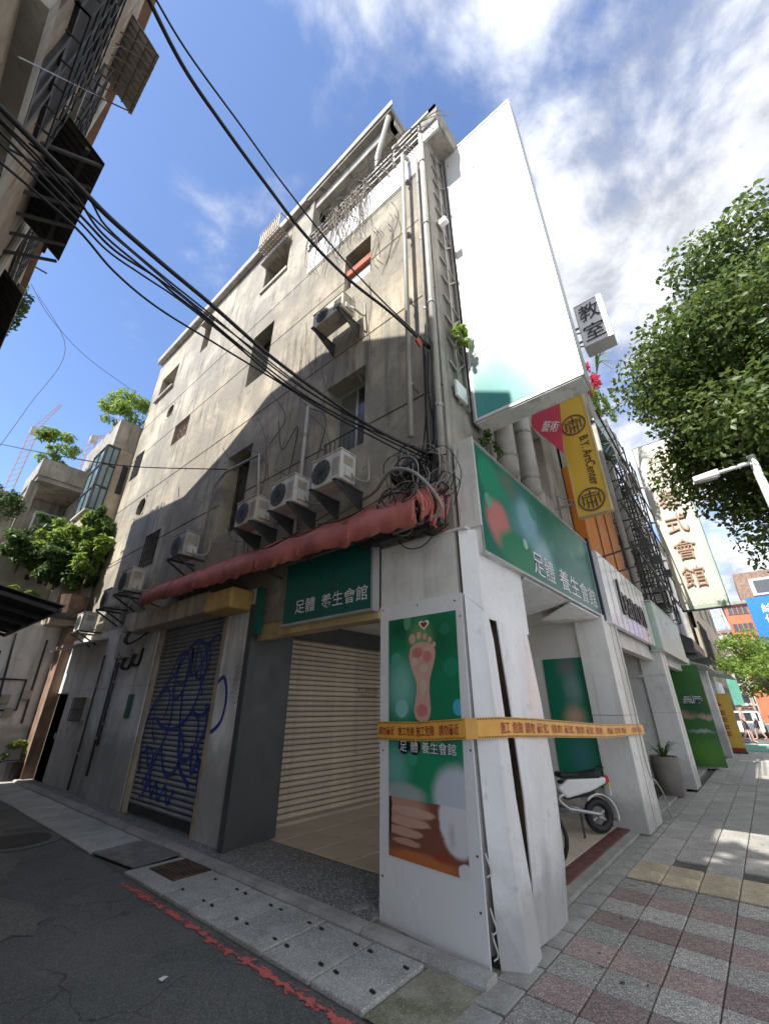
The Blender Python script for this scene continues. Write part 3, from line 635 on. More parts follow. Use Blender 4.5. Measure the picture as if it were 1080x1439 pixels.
part('cover_box', MB().box(3.02, 6.1, 2.86, 3.36, 8.75, 3.18), RAIL, bld, bev=.01); part('yellow_duct', MB().box(2.98, 5.35, 2.82, 3.36, 6.06, 3.12), DUCT, bld, bev=.03)
def ribbon(mb, pts, w, x):
    P = catmull([(x, y, z) for y, z in pts], 7)
    for i in range(len(P)-1):
        d = (P[i+1]-P[i]); nn = Vector((0, -d.z, d.y)).normalized()*w/2; mb.poly([P[i]-nn, P[i]+nn, P[i+1]+nn, P[i+1]-nn])
mb = MB(); X_ = 3.452
for pts in ([(8.2, .6), (8.35, 1.2), (8.1, 1.7), (7.6, 2.1), (7.2, 2.5), (6.85, 2.55), (6.6, 2.2), (6.75, 1.6), (7.1, 1.3), (7.6, 1.25), (8.0, 1.4)],
            [(7.5, 2.4), (7.55, 1.9), (7.45, 1.35), (7.7, .8), (8.0, .45)], [(7.15, 2.35), (7.2, 1.8), (7.1, 1.3), (6.9, .8), (6.5, .55)],
            [(6.2, 1.6), (6.5, 1.45), (6.8, 1.5)], [(7.6, 1.0), (7.3, .65), (7.0, .7), (6.85, 1.0), (7.0, 1.2)], [(6.6, 1.05), (6.5, .7), (6.35, .9), (6.25, .45)],
            [(8.1, 1.0), (7.9, .7), (7.7, .95)], [(7.9, .35), (7.75, .55), (7.6, .32), (7.5, .52), (7.35, .3), (7.2, .5), (7.05, .3), (6.9, .48)], [(6.4, 1.6), (6.3, 1.3), (6.45, 1.0), (6.25, .8)]):
    ribbon(mb, pts, .055, X_)
gg = random.Random(15)
for _ in range(9):
    y, z = gg.uniform(6.4, 8.1), gg.uniform(.5, 2.3); r_ = gg.uniform(.18, .4); a0 = gg.uniform(0, 6)
    ribbon(mb, [(min(8.3, max(6.15, y+r_*math.cos(a0+k*.9)*(1-.06*k))), max(.25, z+r_*1.2*math.sin(a0+k*.9)+.04*k)) for k in range(gg.randint(4, 7))], .045, X_+.0005)
part('graffiti', mb, SPRAY, sA)
mb = MB(); ribbon(mb, [(6.05, 1.85), (5.86, 1.95), (5.72, 1.7), (5.76, 1.4), (5.98, 1.25), (6.06, 1.3)], .055, BX-.0385); part('graffiti', mb, SPRAY, bld)
mb = MB()
for k in range(9): ribbon(mb, [(5.62-.04*(k % 3), 2.06-.055*k), (5.55, 2.08-.055*k), (5.5, 2.04-.055*k), (5.44, 2.07-.055*k), (5.38+.03*(k % 2), 2.05-.055*k)], .009, BX-.0385)
part('scribbles', mb, SLATG, bld, kind='stuff')
part('dark_board', MB().box(3.365, 5.235, .03, 4.05, 5.3, 2.9).box(3.3, 5.2, .03, 3.36, 5.32, 2.9), DARKB, bld)
# arcade floor, ceiling
fl = structure('arcade_floor', MB().box(3.96, 2.02, -.01, 16, 5.74, .052), JOINT)
me = tile_mesh('floor_tile', .6, .6, .012, TILE, .006)
for i in range(6):
    for j in range(6): piece('floor_tile', me, (4.27+.602*i, 2.37+.602*j, .052), fl)
part('border_tile', MB().box(4.3, 2.025, .05, 8.0, 2.06, .068), TILER, fl); part('border_tile', MB().box(4.9, 1.9, .05, 7.4, 2.02, .0655), TILER, fl)
part('arcade_ceiling', MB().box(3.45, 1.95, 2.86, 8.0, 5.74, 2.915), WHITEW, bld)
part('fascia', MB().box(3.3, 2.87, 2.4, 3.42, 4.6, 2.5).box(3.42, 2.87, 2.4, 3.5, 5.24, 2.9), YELB, bld)
part('dome_light', MB().disc((3.9, 3.05, 2.74), (1, 0, 0), (0, 1, 0), .055, (0, 0, .12), 14), PVC, bld)
part('soffit_panel', MB().prism([(4.5, 1.72, 2.88), (6.1, 1.72, 2.9), (5.9, 2.5, 2.72), (4.7, 2.6, 2.62)], (0, 0, .02)), PANEL, bld)
part('soffit_panel', MB().prism([(6.0, 1.7, 2.86), (7.36, 1.7, 2.86), (7.36, 2.3, 2.84), (6.2, 2.2, 2.72)], (0, 0, .02)), PANEL, bld)
# corner pillar with loose cladding
part('pillar_core', MB().box(3.42, 1.9, 0, 4.4, 2.8, 3.05), BRICKR, bld)
part('pillar_side_panel', MB().box(3.34, 1.92, 2.5, 3.4, 2.87, 3.16), PANELD, bld)
part('pillar_side_panel', MB().box(3.355, 1.88, .04, 3.4, 2.88, 2.52).box(3.36, 2.84, .04, 4.42, 2.88, 3.0), PANEL, bld)
def sheet(name, front, m, th=.012, bev=0, parent=bld, label=None):
    mb = MB(); rows = front; nrm = (Vector(rows[0][1])-Vector(rows[0][0])).cross(Vector(rows[1][0])-Vector(rows[0][0])).normalized()*th
    m_, n_ = len(rows), len(rows[0]); mb.grid(rows); o = part(name, mb, m, parent, False, label=label); s = o.modifiers.new('thick', 'SOLIDIFY'); s.thickness = th; s.offset = 0; return o
# narrow torn strip, bowed
sheet('cladding_strip', [[(3.34, 1.86, 2.49), (3.42, 1.74, 2.36), (3.5, 1.725, 2.3)], [(3.33, 1.855, 2.1), (3.42, 1.73, 2.1), (3.54, 1.72, 2.1)], [(3.325, 1.85, 1.5), (3.42, 1.715, 1.5), (3.57, 1.71, 1.5)],
      [(3.32, 1.84, .9), (3.41, 1.70, .9), (3.585, 1.70, .9)], [(3.31, 1.82, .35), (3.4, 1.675, .35), (3.63, 1.68, .35)], [(3.30, 1.80, .0), (3.38, 1.64, -.0), (3.6, 1.65, .02)]], PANEL, label='narrow dented cladding strip hanging loose at the corner')
sheet('cladding_panel', [[(3.61, 1.70, 2.28), (3.95, 1.69, 2.27), (4.28, 1.70, 2.24)], [(3.66, 1.69, 1.6), (4.0, 1.665, 1.6), (4.36, 1.69, 1.6)], [(3.69, 1.68, .9), (4.02, 1.645, .9), (4.38, 1.68, .9)],
      [(3.68, 1.69, .4), (4.0, 1.66, .4), (4.36, 1.69, .4)], [(3.62, 1.71, .03), (3.95, 1.69, .02), (4.27, 1.70, .01)]], PANEL, label='wide dented cladding panel leaning outwards')
sheet('cladding_top', [[(3.345, 1.87, 3.14), (3.43, 1.735, 3.14), (3.5, 1.735, 3.138), (4.42, 1.735, 3.1)], [(3.345, 1.87, 2.5), (3.43, 1.735, 2.36), (3.5, 1.735, 2.29), (4.42, 1.735, 2.25)]], PANEL)
part('pillar_cap', MB().box(3.33, 1.78, 3.142, 4.4, 2.86, 3.17), PANELD, bld)
part('pillar_street_side', MB().box(4.401, 1.82, .04, 4.42, 2.84, 3.0), PANEL, bld)
mb = MB()
for (x, y, z) in ((3.303, 1.845, .55), (3.3, 1.84, .25), (3.31, 1.85, .12)): mb.tube(catmull([(x, y, z+.06), (x-.03, y-.03, z+.03), (x-.01, y-.04, z-.04), (x-.02, y-.01, z-.07)], 5), .006, 4)
part('peeled_curl', mb, PANELD, bld)

# poster board on the pillar
pb = thing('poster_board', 'white framed massage poster board fixed to alley side of the corner pillar', 'poster board', (3.31, 2.35, 0))
def bpt(y, z, d=.006):   # point on the (slightly leaning) board face
    a = max(0, (2.5-z)/2.5); edge = 3.322-.117*a; return (3.322+(edge-3.322)*(2.862-y)/(.977+.065*a)-d, y, z)
zz = [0, .25, .5, .8, 1.1, 1.4, 1.7, 2.0, 2.3, 2.515]; yy_ = [0, .25, .5, .75, 1]
edge_y = lambda z, t: 2.862+(1.885-.065*max(0, (2.5-z)/2.5)-2.862)*t
o = part('board', MB().grid([[bpt(edge_y(z, t), z, 0) for t in yy_] for z in zz]), SIGNW, pb); s_ = o.modifiers.new('thick', 'SOLIDIFY'); s_.thickness = .01; s_.offset = -1 if o.data.polygons[0].normal.x < 0 else 1
def bquad(y0, y1, z0, z1, d): return [bpt(y0, z0, d), bpt(y1, z0, d), bpt(y1, z1, d), bpt(y0, z1, d)]
PR1 = printmat('poster_print_top', (.01, .2, .09), [(.15, .9, .3, .2, (.008, .1, .05), .9), (.75, .75, .4, .35, (.006, .13, .06), .9), (.2, .35, .35, .4, (.2, .5, .42), .9), (.5, .75, .26, .3, (.2, .36, .14), .9),
      (.3, .95, .06, .08, (.12, .32, .18), .12), (.97, .16, .07, .07, (.08, .4, .55), .12), (.84, .84, .07, .06, (.02, .2, .12), .12), (.9, .5, .1, .085, (.015, .24, .13), .12), (.12, .6, .08, .065, (.09, .36, .25), .12), (.2, .15, .1, .08, (.25, .55, .5), .12)], 0, 0, 0, 1, 1, noise_amt=.03)
PR2 = printmat('poster_print_middle', (.02, .25, .13), [(.1, .4, .3, .5, (.15, .42, .36), .9), (.6, .4, .35, .5, (.015, .27, .12), .8), (.9, .1, .35, .5, (.55, .6, .66), .4), (.2, .05, .4, .2, (.35, .42, .4), .5), (.35, .55, .07, .1, (.05, .34, .2), .12), (.7, .75, .06, .09, (.04, .36, .2), .12)], 0, 0, 0, 1, 1, noise_amt=.04)
PR3 = printmat('poster_print_bottom', (.22, .08, .05), [(.22, .85, .4, .4, (.5, .28, .2), .5), (.2, .45, .3, .09, (.55, .32, .24), .25), (.28, .62, .32, .09, (.58, .34, .26), .25), (.33, .8, .34, .09, (.6, .36, .28), .25), (.25, .29, .22, .07, (.52, .29, .21), .3), (.9, .8, .24, .6, (.72, .7, .72), .2), (.82, .55, .06, .3, (.55, .53, .56), .8), (.45, .05, .6, .17, (.5, .16, .05), .5), (.7, .2, .16, .1, (.3, .06, .03), .6), (.0, .8, .05, .6, (.03, .03, .03), .2), (.97, .06, .1, .16, (.72, .72, .74), .2)], 0, 0, 0, 1, 1, noise_amt=.06)
for nm, m, z0, z1 in (('poster_print', PR1, 1.4, 2.36), ('poster_print', PR2, .86, 1.4), ('poster_print', PR3, .45, .86)):
    o = part(nm, MB().grid([[bpt(2.745-.8*i/6, z0+(z1-z0)*j_/6, .005) for i in range(7)] for j_ in range(7)]), m, pb); uv_rect(o, (3.3, 2.745, z0), AX, UP, .8, z1-z0)
FOOT = mat('print_skin', (.62, .38, .3), .4, .12, 6, 0); FZ = mat('print_zone_red', (.6, .2, .18), .4, .1, 6, 0); FZ2 = mat('print_zone_pale', (.68, .5, .38), .4, .1, 6, 0)
def flat(pts, d): return [bpt(2.345-a, 1.8+b_, d) for a, b_ in pts]
sole = catmull([(a, b_, 0) for a, b_ in ((0, -.36), (.07, -.34), (.095, -.25), (.085, -.12), (.1, 0), (.145, .12), (.165, .21), (.13, .28), (.05, .31), (-.04, .31), (-.11, .28), (-.14, .2), (-.115, .08), (-.06, -.04), (-.07, -.17), (-.095, -.27), (-.065, -.34), (0, -.36))], 3)
mb = MB(); mb.poly(flat([(q_.x, q_.y) for q_ in sole[:-1]], .008))
for a, b_, r_ in ((-.1, .35, .048), (-.02, .375, .034), (.05, .36, .031), (.105, .325, .028), (.15, .28, .025)): mb.poly(flat([(a+r_*.85*math.cos(t), b_+r_*math.sin(t)) for t in [k*math.pi/8 for k in range(16)]], .008))
part('foot_chart', mb, FOOT, pb)
for m_, lst in ((FZ, ((-.04, .22, .06, .045), (.07, .18, .05, .05), (.0, -.27, .06, .05))), (FZ2, ((.03, .08, .05, .035), (.02, -.08, .04, .06), (-.07, .14, .03, .04)))):
    mb = MB()
    for a, b_, r_, h_ in lst: mb.poly(flat([(a+r_*math.cos(t), b_+h_*math.sin(t)) for t in [k*math.pi/8 for k in range(16)]], .0095))
    part('foot_zone', mb, m_, pb, kind='stuff')
mb = MB()
for dy in (.2, .4):
    c = Vector(bpt(2.745-dy*.62-.06, 1.245, .007)); mb.disc(c, AX, UP, .062, (-.002, 0, 0), 24)
part('dark_roundel', mb, NAVY, pb)
for i, ch in enumerate('足體'): text(ch, pb, Vector(bpt(2.745-(.2+.2*i)*.62-.06+.043, 1.205, .014)), (-.1, -1, 0), UP, .08, WHITE, w=.085, off=.0, ext=0)
for dd, m_, bo in ((.006, NAVY, .045), (.0085, WHITE, 0)): text('養生會館', pb, Vector(bpt(2.36, 1.205, dd)), (-.12, -1, 0), UP, .085, m_, w=.37, off=.001, ext=0, bold=bo)
hc = bpt(2.3, 2.27, .0105); heart = lambda k, d: [Vector(hc)+Vector((-d, -k*.0052*16*math.sin(t)**3, k*.0046*(13*math.cos(t)-5*math.cos(2*t)-2*math.cos(3*t)-math.cos(4*t)))) for t in [math.pi*2*q_/28 for q_ in range(28)]]
part('white_heart', MB().poly(heart(.72, .001)), WHITE, pb); part('dark_heart', MB().poly(heart(.45, .003)), TAPER, pb)
mb = MB()
for y, z in ((2.82, 2.48), (2.38, 2.47), (1.95, 2.45), (2.82, 1.2), (1.875, 1.25), (1.87, .3), (1.87, .6), (2.82, .3), (1.9, 2.3)): mb.disc(bpt(y, z, .004), AX, UP, .008, (-.004, 0, 0), 8)
part('screw', mb, IRON, pb)

# hazard tape around pillar and across to the next column
tp = thing('hazard_tape', 'orange construction hazard tape wrapped round pillar and stretched to next column', 'tape', (3.2, 1.7, 1.3))
path = [(4.2, 2.86, 1.42), (3.5, 2.885, 1.4), (3.3, 2.87, 1.36), (3.27, 2.4, 1.365), (3.235, 1.89, 1.4), (3.27, 1.8, 1.405), (3.42, 1.68, 1.41), (3.62, 1.67, 1.405), (4.02, 1.625, 1.39), (4.36, 1.64, 1.375), (6.2, 1.63, 1.29), (7.5, 1.63, 1.26), (8.35, 1.63, 1.24), (8.36, 1.8, 1.24)]
P = [Vector(p) for p in path]; mb = MB(); mb.grid([[p-Vector((0, 0, .075)) for p in P], [p+Vector((0, 0, .075)) for p in P]]); o = part('tape_band', mb, TAPE, tp); s_ = o.modifiers.new('thick', 'SOLIDIFY'); s_.thickness = .002
def along(a, b_, s0, step, txts, hh):
    a, b_ = Vector(a), Vector(b_); d = (b_-a).normalized(); L_ = (b_-a).length; u = s0; i = 0
    while u+step*.8 < L_:
        text(txts[i % len(txts)], tp, a+d*u-Vector((0, 0, hh*.5)), d, UP, hh, TAPER, w=step*.8, off=.006, ext=0, bold=.01); u += step; i += 1
along(P[2], P[3], .02, .24, ['請勿靠近', '施工危險'], .07); along(P[3], P[4], .0, .25, ['施工危險', '請勿靠近'], .08); along(P[6], P[7], .0, .19, ['施工'], .09); along(P[7], P[8], .0, .2, ['危險', '請勿'], .085); along(P[8], P[9], .0, .17, ['靠近', '施工'], .08); along(P[9], P[10], .05, .34, ['危險 請勿', '靠近 施工'], .075); along(P[10], P[11], .05, .34, ['請勿靠近', '施工危險'], .075); along(P[11], P[12], .05, .34, ['施工危險', '請勿靠近'], .075)
mb = MB()
for i in range(2, 12):
    a, b_ = P[i], P[i+1]; d = (b_-a).normalized(); nn = d.cross(Vector(UP))*.0045; u = .0
    if (b_-a).length < .12: continue
    while u < (b_-a).length-.012:
        for zz in (.058, -.07): q = a+(b_-a)*(u/(b_-a).length)+nn; mb.poly([q+Vector((0, 0, zz)), q+d*.009+Vector((0, 0, zz)), q+d*.013+Vector((0, 0, zz+.012)), q+d*.004+Vector((0, 0, zz+.012))])
        u += .022
part('tape_hatching', mb, INK, tp, kind='stuff')

# alley-side green sign over the arcade mouth
sg = thing('shop_sign', 'dark green parlour sign hung under the red awning beside corner pillar', 'shop sign', (3.3, 3.7, 2.5), 'parlour signs')
part('sign_box', MB().box(3.22, 2.9, 2.5, 3.3, 4.42, 3.28), GREEN, sg, bev=.008); part('frame', MB().box(3.2, 2.87, 2.47, 3.31, 4.45, 2.498).box(3.2, 2.87, 3.282, 3.31, 4.45, 3.3).box(3.2, 2.87, 2.5, 3.31, 2.898, 3.28), ALU, sg)
for dd, m_, bo in ((.001, NAVY, .05), (.004, WHITE, .004)): text('足體', sg, (3.22, 4.18, 2.6), AX, UP, .17, m_, w=.37, off=dd, ext=0, bold=bo); text('養生會館', sg, (3.22, 3.7, 2.6), AX, UP, .17, m_, w=.74, off=dd, ext=0, bold=bo)
part('blade_panel', MB().box(3.24, 4.98, 2.45, 3.3, 5.12, 3.1), GREEN, sg)

# ---- air conditioners
ACY = mat('yellowed_casing', (.58, .53, .43), .55, .14, 4, .05, 40, .8, (.24, .19, .13)); ACD = mat('dusty_casing', (.46, .46, .43), .6, .2, 4, .05, 40, .9, (.17, .15, .12)); AC_N = [0]
def ac(label, y, z, w=.56, h=.42, dep=.27, x=2.95, br='solid'):
    t = thing('air_conditioner', label, 'air conditioner', (x+dep/2, y+w/2, z), 'outdoor air conditioner units')
    cm = (ACY, ACW, ACW, ACY, ACD, ACY, ACD, ACW)[AC_N[0] % 8]; AC_N[0] += 1; part('casing', MB().box(x, y, z, x+dep, y+w, z+h), cm, t, bev=.015); part('lid', MB().box(x-.012, y-.008, z+h+.001, x+dep+.008, y+w+.008, z+h+.018), cm, t, bev=.006); cy = y+w*.66; cz = z+h*.5; r_ = h*.42
    part('fan_recess', MB().disc((x-.002, cy, cz), AX, UP, r_, (-.004, 0, 0), 26), ACG, t)
    mb = MB()
    for k in range(1, 6): mb.ring((x-.012, cy, cz), AX, UP, (-1, 0, 0), r_*k/5.6, r_*k/5.6+.004, 22, .004)
    for k in range(10):
        a = math.pi*2*k/10; d = Vector((0, math.cos(a), math.sin(a))); mb.bar(Vector((x-.01, cy, cz))+d*.02, Vector((x-.01, cy, cz))+d*r_, .005)
    mb.disc((x-.006, cy, cz), AX, UP, r_*.16, (-.012, 0, 0), 14); part('fan_guard', mb, IRON, t)
    mb = MB()
    for k in range(7): mb.box(x-.008, y+.03, z+h*.2+k*h*.09, x-.001, y+w*.28, z+h*.2+k*h*.09+.006)
    part('louvre', mb, PVC, t)
    part('valve_cover', MB().box(x+.06, y-.03, z+.05, x+dep-.04, y-.001, z+h*.42), ACW, t); part('rating_label', MB().box(x+.05, y-.004, z+h*.55, x+dep-.06, y-.001, z+h*.85), PVC, t); part('warning_label', MB().box(x+.06, y-.006, z+h*.6, x+.12, y-.0045, z+h*.72), YELB, t)
    for yy in (y+.06, y+w-.06):
        mb = MB(); zb = z-.012
        if br == 'solid':
            mb.prism([(BX, yy-.02, zb), (x-.04, yy-.02, zb), (x-.04, yy-.02, zb-.05), (BX, yy-.02, zb-.3)], (0, .008, 0)); mb.box(BX, yy-.03, zb-.012, x-.05, yy+.03, zb)
        else:
            mb.bar((BX, yy, zb), (x-.06, yy, zb), .035); mb.bar((x-.06, yy, zb-.02), (BX, yy, zb-.3), .03)
        part('bracket', mb, IRON if br != 'pale' else GALV, t)
    if br == 'open': part('bracket_rail', MB().box(x-.05, y, z-.03, x-.02, y+w, z-.005), IRON, t)
    mb = MB(); mb.tube(catmull([(x+dep*.6, y-.03, z+.12), (x+dep*.7, y-.1, z+.02), (BX-.04, y-.09, z+.1), (BX-.015, y-.06, z+.45)], 5), .016, 6); part('refrigerant_pipe', mb, PVC, t)
ac('highest white air conditioner beside the third floor window with red plank', 3.36, 7.25, .72, .34)
ac('white air conditioner above red awning nearest to corner pillar', 3.2, 4.08, .55, .42)
ac('middle of three air conditioners over the red awning', 4.1, 4.06, .54, .42)
ac('smaller air conditioner under the reddish wooden window frame', 5.0, 4.05, .54, .41)
ac('boxy air conditioner on open frame above left end of red awning', 7.2, 4.02, .5, .45, br='open')
ac('big air conditioner with large fan left of red awning end', 9.45, 3.75, .62, .5, br='open')
ac('small air conditioner on the same frame beside the big fan unit', 10.45, 3.55, .5, .42, br='open')
ac('last air conditioner down the alley over the door canopy', 11.8, 3.2, .6, .42, br='open')

# ---- meter and junction boxes on the ground-floor wall
def wallbox(label, y0, y1, z0, z1, x0, m=PVC, cat='electric box'):
    t = thing('electric_box', label, cat, (BX, (y0+y1)/2, z0), 'electric boxes on the alley wall')
    part('box', MB().box(x0, y0, z0, BX-.04, y1, z1), m, t, bev=.012); part('lid', MB().box(x0-.012, y0+.03, z0+.03, x0-.001, y1-.03, z1-.03), m, t); part('latch', MB().box(x0-.022, (y0+y1)/2-.02, z0+.05, x0-.013, (y0+y1)/2+.02, z0+.09), IRON, t)
    mb = MB()
    for k in range(3): mb.tube(catmull([(x0+.06, y0+.08+.07*k, z0), (x0+.04, y0+.1+.07*k, z0-.16), (x0+.1, y0-.05+.05*k, z0-.2), (BX-.05, y0-.1, z0+.1)], 5), .014, 5)
    part('conduit', mb, CAB, t)
wallbox('deep grey ventilation box beside left end of awning', 8.75, 9.1, 2.85, 3.2, 2.95); wallbox('tall pale meter box left of graffiti shutter', 9.4, 10.0, 2.45, 2.95, 3.22); wallbox('narrow junction box between meter box and shutter', 9.05, 9.3, 2.5, 2.8, 3.26)
solo('number_plate', MB().box(BX-.05, 8.88, 1.38, BX-.04, 9.12, 1.78), GREEN, 'narrow green address plate on the painted wall left of graffiti shutter', 'plate')
cw = thing('wall_cabinet', 'small wire caged cabinet on painted wall beside the dark door', 'cabinet', (BX, 11.6, 1.3))
part('cabinet_back', MB().box(3.3, 11.2, 1.3, 3.36, 12.0, 1.75), PVC, cw); mb = MB()
for k in range(8): mb.tube([(3.27, 11.2+k*.114, 1.3), (3.27, 11.2+k*.114, 1.75)], .008, 4)
for z in (1.3, 1.52, 1.75): mb.tube([(3.27, 11.2, z), (3.27, 12.0, z)], .01, 4)
part('cage', mb, IRON, cw)
dr = part('door', MB().box(3.4, 12.85, .03, 3.44, 13.68, 1.85), DARKV, bld); part('handle', MB().box(3.37, 12.95, .9, 3.4, 13.0, 1.02), ALU, dr)
solo('door_canopy', MB().prism([(3.36, 11.1, 3.0), (2.9, 11.1, 2.86), (2.9, 11.1, 2.84), (3.36, 11.1, 2.97)], (0, 2.5, 0)), TING, 'thin weathered sheet canopy above the dark alley door', 'canopy')

# ---- pipes on the alley face
def pipe(label, pts, r, m, clips=True):
    t = thing('wall_pipe', label, 'pipe', pts[0], 'pipes on the corner of the building'); part('pipe_run', MB().tube(pts, r, 10), m, t, True)
    a, b_ = Vector(pts[0]), Vector(pts[-1]); mb = MB(); n = max(2, int((b_-a).length/1.5))
    for k in range(n):
        q = a.lerp(b_, (k+.5)/n); mb.tube([q-Vector((0, 0, .02)), q+Vector((0, 0, .02))], r*1.25, 10); mb.bar(q, (BX+.01, q.y, q.z), .015)
    if clips: part('clip', mb, GALV, t, kind='stuff')
pipe('thick pale drain pipe running down the very corner', [(3.3, 1.97, 3.85), (3.3, 1.94, 10.9)], .046, PVC)
pipe('grey pipe standing off the wall with shadow beside it', [(3.2, 2.3, 4.4), (3.2, 2.28, 10.55), (3.36, 2.28, 10.7)], .036, PVC)
pipe('thin conduit between drain pipe and grey pipe', [(3.34, 2.1, 4.2), (3.34, 2.08, 10.4)], .022, CABG)
pipe('steel pipe between the two lower windows', [(3.33, 4.5, 3.8), (3.33, 4.48, 6.1)], .03, PVC); pipe('white hose pipe left of reddish wooden window', [(3.34, 7.35, 4.2), (3.34, 7.35, 5.6), (3.3, 6.9, 5.75), (3.34, 5.8, 5.72), (3.34, 5.6, 4.5)], .025, PVC)
for y, z0, z1 in ((10.1, .4, 2.9), (9.95, .9, 2.4), (10.9, .1, 2.6)): pipe({10.1: 'dark conduit below the tall meter box', 9.95: 'short dark conduit beside the meter box', 10.9: 'long dark conduit near the wire cage'}[y], [(3.32, y, z0), (3.32, y, z1)], .022, IRON)
jb = thing('junction_canister', 'black round cable junction canister on wall by corner cables', 'cable junction', (3.25, 2.38, 3.9)); part('canister', MB().tube([(3.2, 2.2, 3.95), (3.2, 2.23, 3.95), (3.2, 2.5, 3.93), (3.2, 2.54, 3.93)], .105, 12), BLACK, jb, True); part('strap', MB().ring((3.2, 2.37, 3.94), (1, 0, 0), UP, (0, 1, 0), .1, .115, 14, .03), GALV, jb)

# ---- cables
CABLES = [
    (.017, 'thick black cable crossing the sky highest', [(-.35,2.01,6.28),(.04,2.2,6.3),(.44,2.3,6.31),(.96,2.38,6.28),(1.54,2.42,6.19),(2.14,2.35,6.06),(2.71,2.18,5.9),(3.28,2.02,5.66)]),
    (.009, 'thin cable hanging just above the highest thick cable', [(-.35,2.14,6.67),(.03,2.25,6.65),(.63,2.32,6.6),(1.17,2.36,6.5),(1.89,2.34,6.3),(2.51,2.24,6.07),(3.28,2.01,5.69)]),
    (.017, 'thick main cable of the lower bundle', [(-.55,2.09,4.27),(-.31,2.23,4.36),(-.13,2.32,4.41),(.08,2.41,4.45),(.44,2.5,4.5),(.86,2.56,4.52),(1.45,2.6,4.47),(2.11,2.53,4.37),(2.77,2.34,4.21),(3.28,2.07,4.08)]),
    (.008, None, [(-.55,2.18,4.31),(-.15,2.4,4.43),(.05,2.53,4.43),(.34,2.61,4.47),(.67,2.65,4.5),(1.16,2.71,4.48),(1.86,2.68,4.38),(2.5,2.51,4.28),(3.28,2.09,4.12)]),
    (.009, None, [(-.55,2.29,4.37),(-.08,2.54,4.46),(.16,2.64,4.48),(.43,2.67,4.53),(.6,2.7,4.53),(.95,2.73,4.53),(1.73,2.74,4.41),(2.67,2.46,4.25),(3.28,2.15,4.07)]),
    (.0075, None, [(-.55,2.39,4.41),(-.09,2.61,4.49),(.13,2.7,4.5),(.37,2.73,4.53),(.65,2.75,4.56),(1.04,2.77,4.54),(1.91,2.73,4.38),(2.84,2.4,4.16),(3.28,2.15,4.02)]),
    (.009, 'lowest cable swinging well below the bundle', [(-.55,2.6,4.51),(-.08,2.77,4.59),(.22,2.89,4.56),(.57,2.95,4.55),(1.07,2.93,4.55),(1.63,2.85,4.5),(2.33,2.66,4.35),(3.28,2.19,4.02)]),
    (.0075, None, [(-.55,2.46,4.44),(-.13,2.51,4.63),(.07,2.62,4.61),(.44,2.7,4.63),(.94,2.74,4.62),(1.71,2.73,4.5),(2.5,2.51,4.33),(3.28,2.11,4.08)]),
    (.007, None, [(-.55,2.2,4.32),(-.04,2.48,4.45),(.27,2.57,4.49),(.73,2.66,4.52),(1.27,2.68,4.51),(2.07,2.6,4.38),(2.94,2.28,4.2),(3.28,2.11,4.1)]),
    (.008, 'thin wire stretched from left roof to far end of building', [(-.66,14.6,14.1),(.1,14.98,13.56),(1.39,15.21,12.95),(3.3,15.12,12.39)]),
    (.012, 'thin wire running across alley onto the sunlit wall', [(.22,15,8.48),(1.33,11.85,7.26),(2.29,9.41,6.42),(3.36,6.65,5.74)]),
    (.01, 'thin forked wire in the open sky down the alley', [(-.66,17.64,16.6),(.92,17.13,14.25),(.66,17.2,11.3),(.38,17,8.97)])]
for r_, lb, pts in CABLES: solo('overhead_cable', MB().tube(catmull(pts, 6), r_, 6), CAB, lb or 'thin black cable of the sagging lower bundle', 'cable', 'cables across the alley', smooth=True)
solo('cable_tag', MB().obox((3.1, 2.06, 5.66), (.03, .0, .05), (0, .012, 0), (.04, 0, -.03)), TAPER, 'small red marker tag on upper cable by the corner', 'cable tag')
g = random.Random(21)
def tangle(n, f, r0, r1, m, label, name='cable_tangle'):
    mb = MB()
    for _ in range(n): mb.tube(catmull(f(), 5), g.uniform(r0, r1), 5)
    return solo(name, mb, m, label, 'cables', kind='stuff')
def drop():
    y = 2.0+g.uniform(-.04, .12); x = 3.26+g.uniform(-.04, .06); return [(x, y, 5.7+g.uniform(-.1, .1)), (x+g.uniform(-.03, .03), y+.02, 5.0), (x, y+g.uniform(-.05, .1), 4.3), (x-.03, y+g.uniform(-.05, .25), 3.7+g.uniform(-.2, .2)), (x, y+g.uniform(-.1, .3), 3.3+g.uniform(-.1, .3))]
tangle(9, drop, .007, .014, CAB, 'bundle of black cables dropping down corner of the building')
def loopy():
    c = Vector((3.1+g.uniform(-.12, .15), 2.15+g.uniform(-.25, .3), 3.55+g.uniform(-.25, .45))); a0 = g.uniform(0, 6.28); q = g.uniform(.12, .32)
    return [c+Vector((g.uniform(-.06, .06), q*math.cos(a0+k*.8), q*1.1*math.sin(a0+k*.8)+g.uniform(-.05, .05))) for k in range(g.randint(4, 8))]
tangle(34, loopy, .004, .009, CAB, 'messy loops of dark cable around the corner above pillar')
tangle(16, loopy, .004, .008, CABG, 'pale loose wires tangled among the black loops at corner')
solo('bent_conduit', MB().tube(catmull([(3.25, 3.1, 3.86), (3.1, 2.75, 3.8), (2.95, 2.4, 3.86), (2.95, 2.1, 3.72), (3.05, 1.9, 3.4), (3.1, 1.95, 3.25), (3.1, 2.5, 3.2)], 7), .02, 7), CABG, 'grey flexible conduit arching over torn red awning end', 'conduit', smooth=True)
solo('cable_tray', MB().bar((3.2, 1.95, 3.22), (3.2, 3.0, 3.2), .09, .06), IRON, 'dark cable tray above the corner pillar top', 'cable tray')
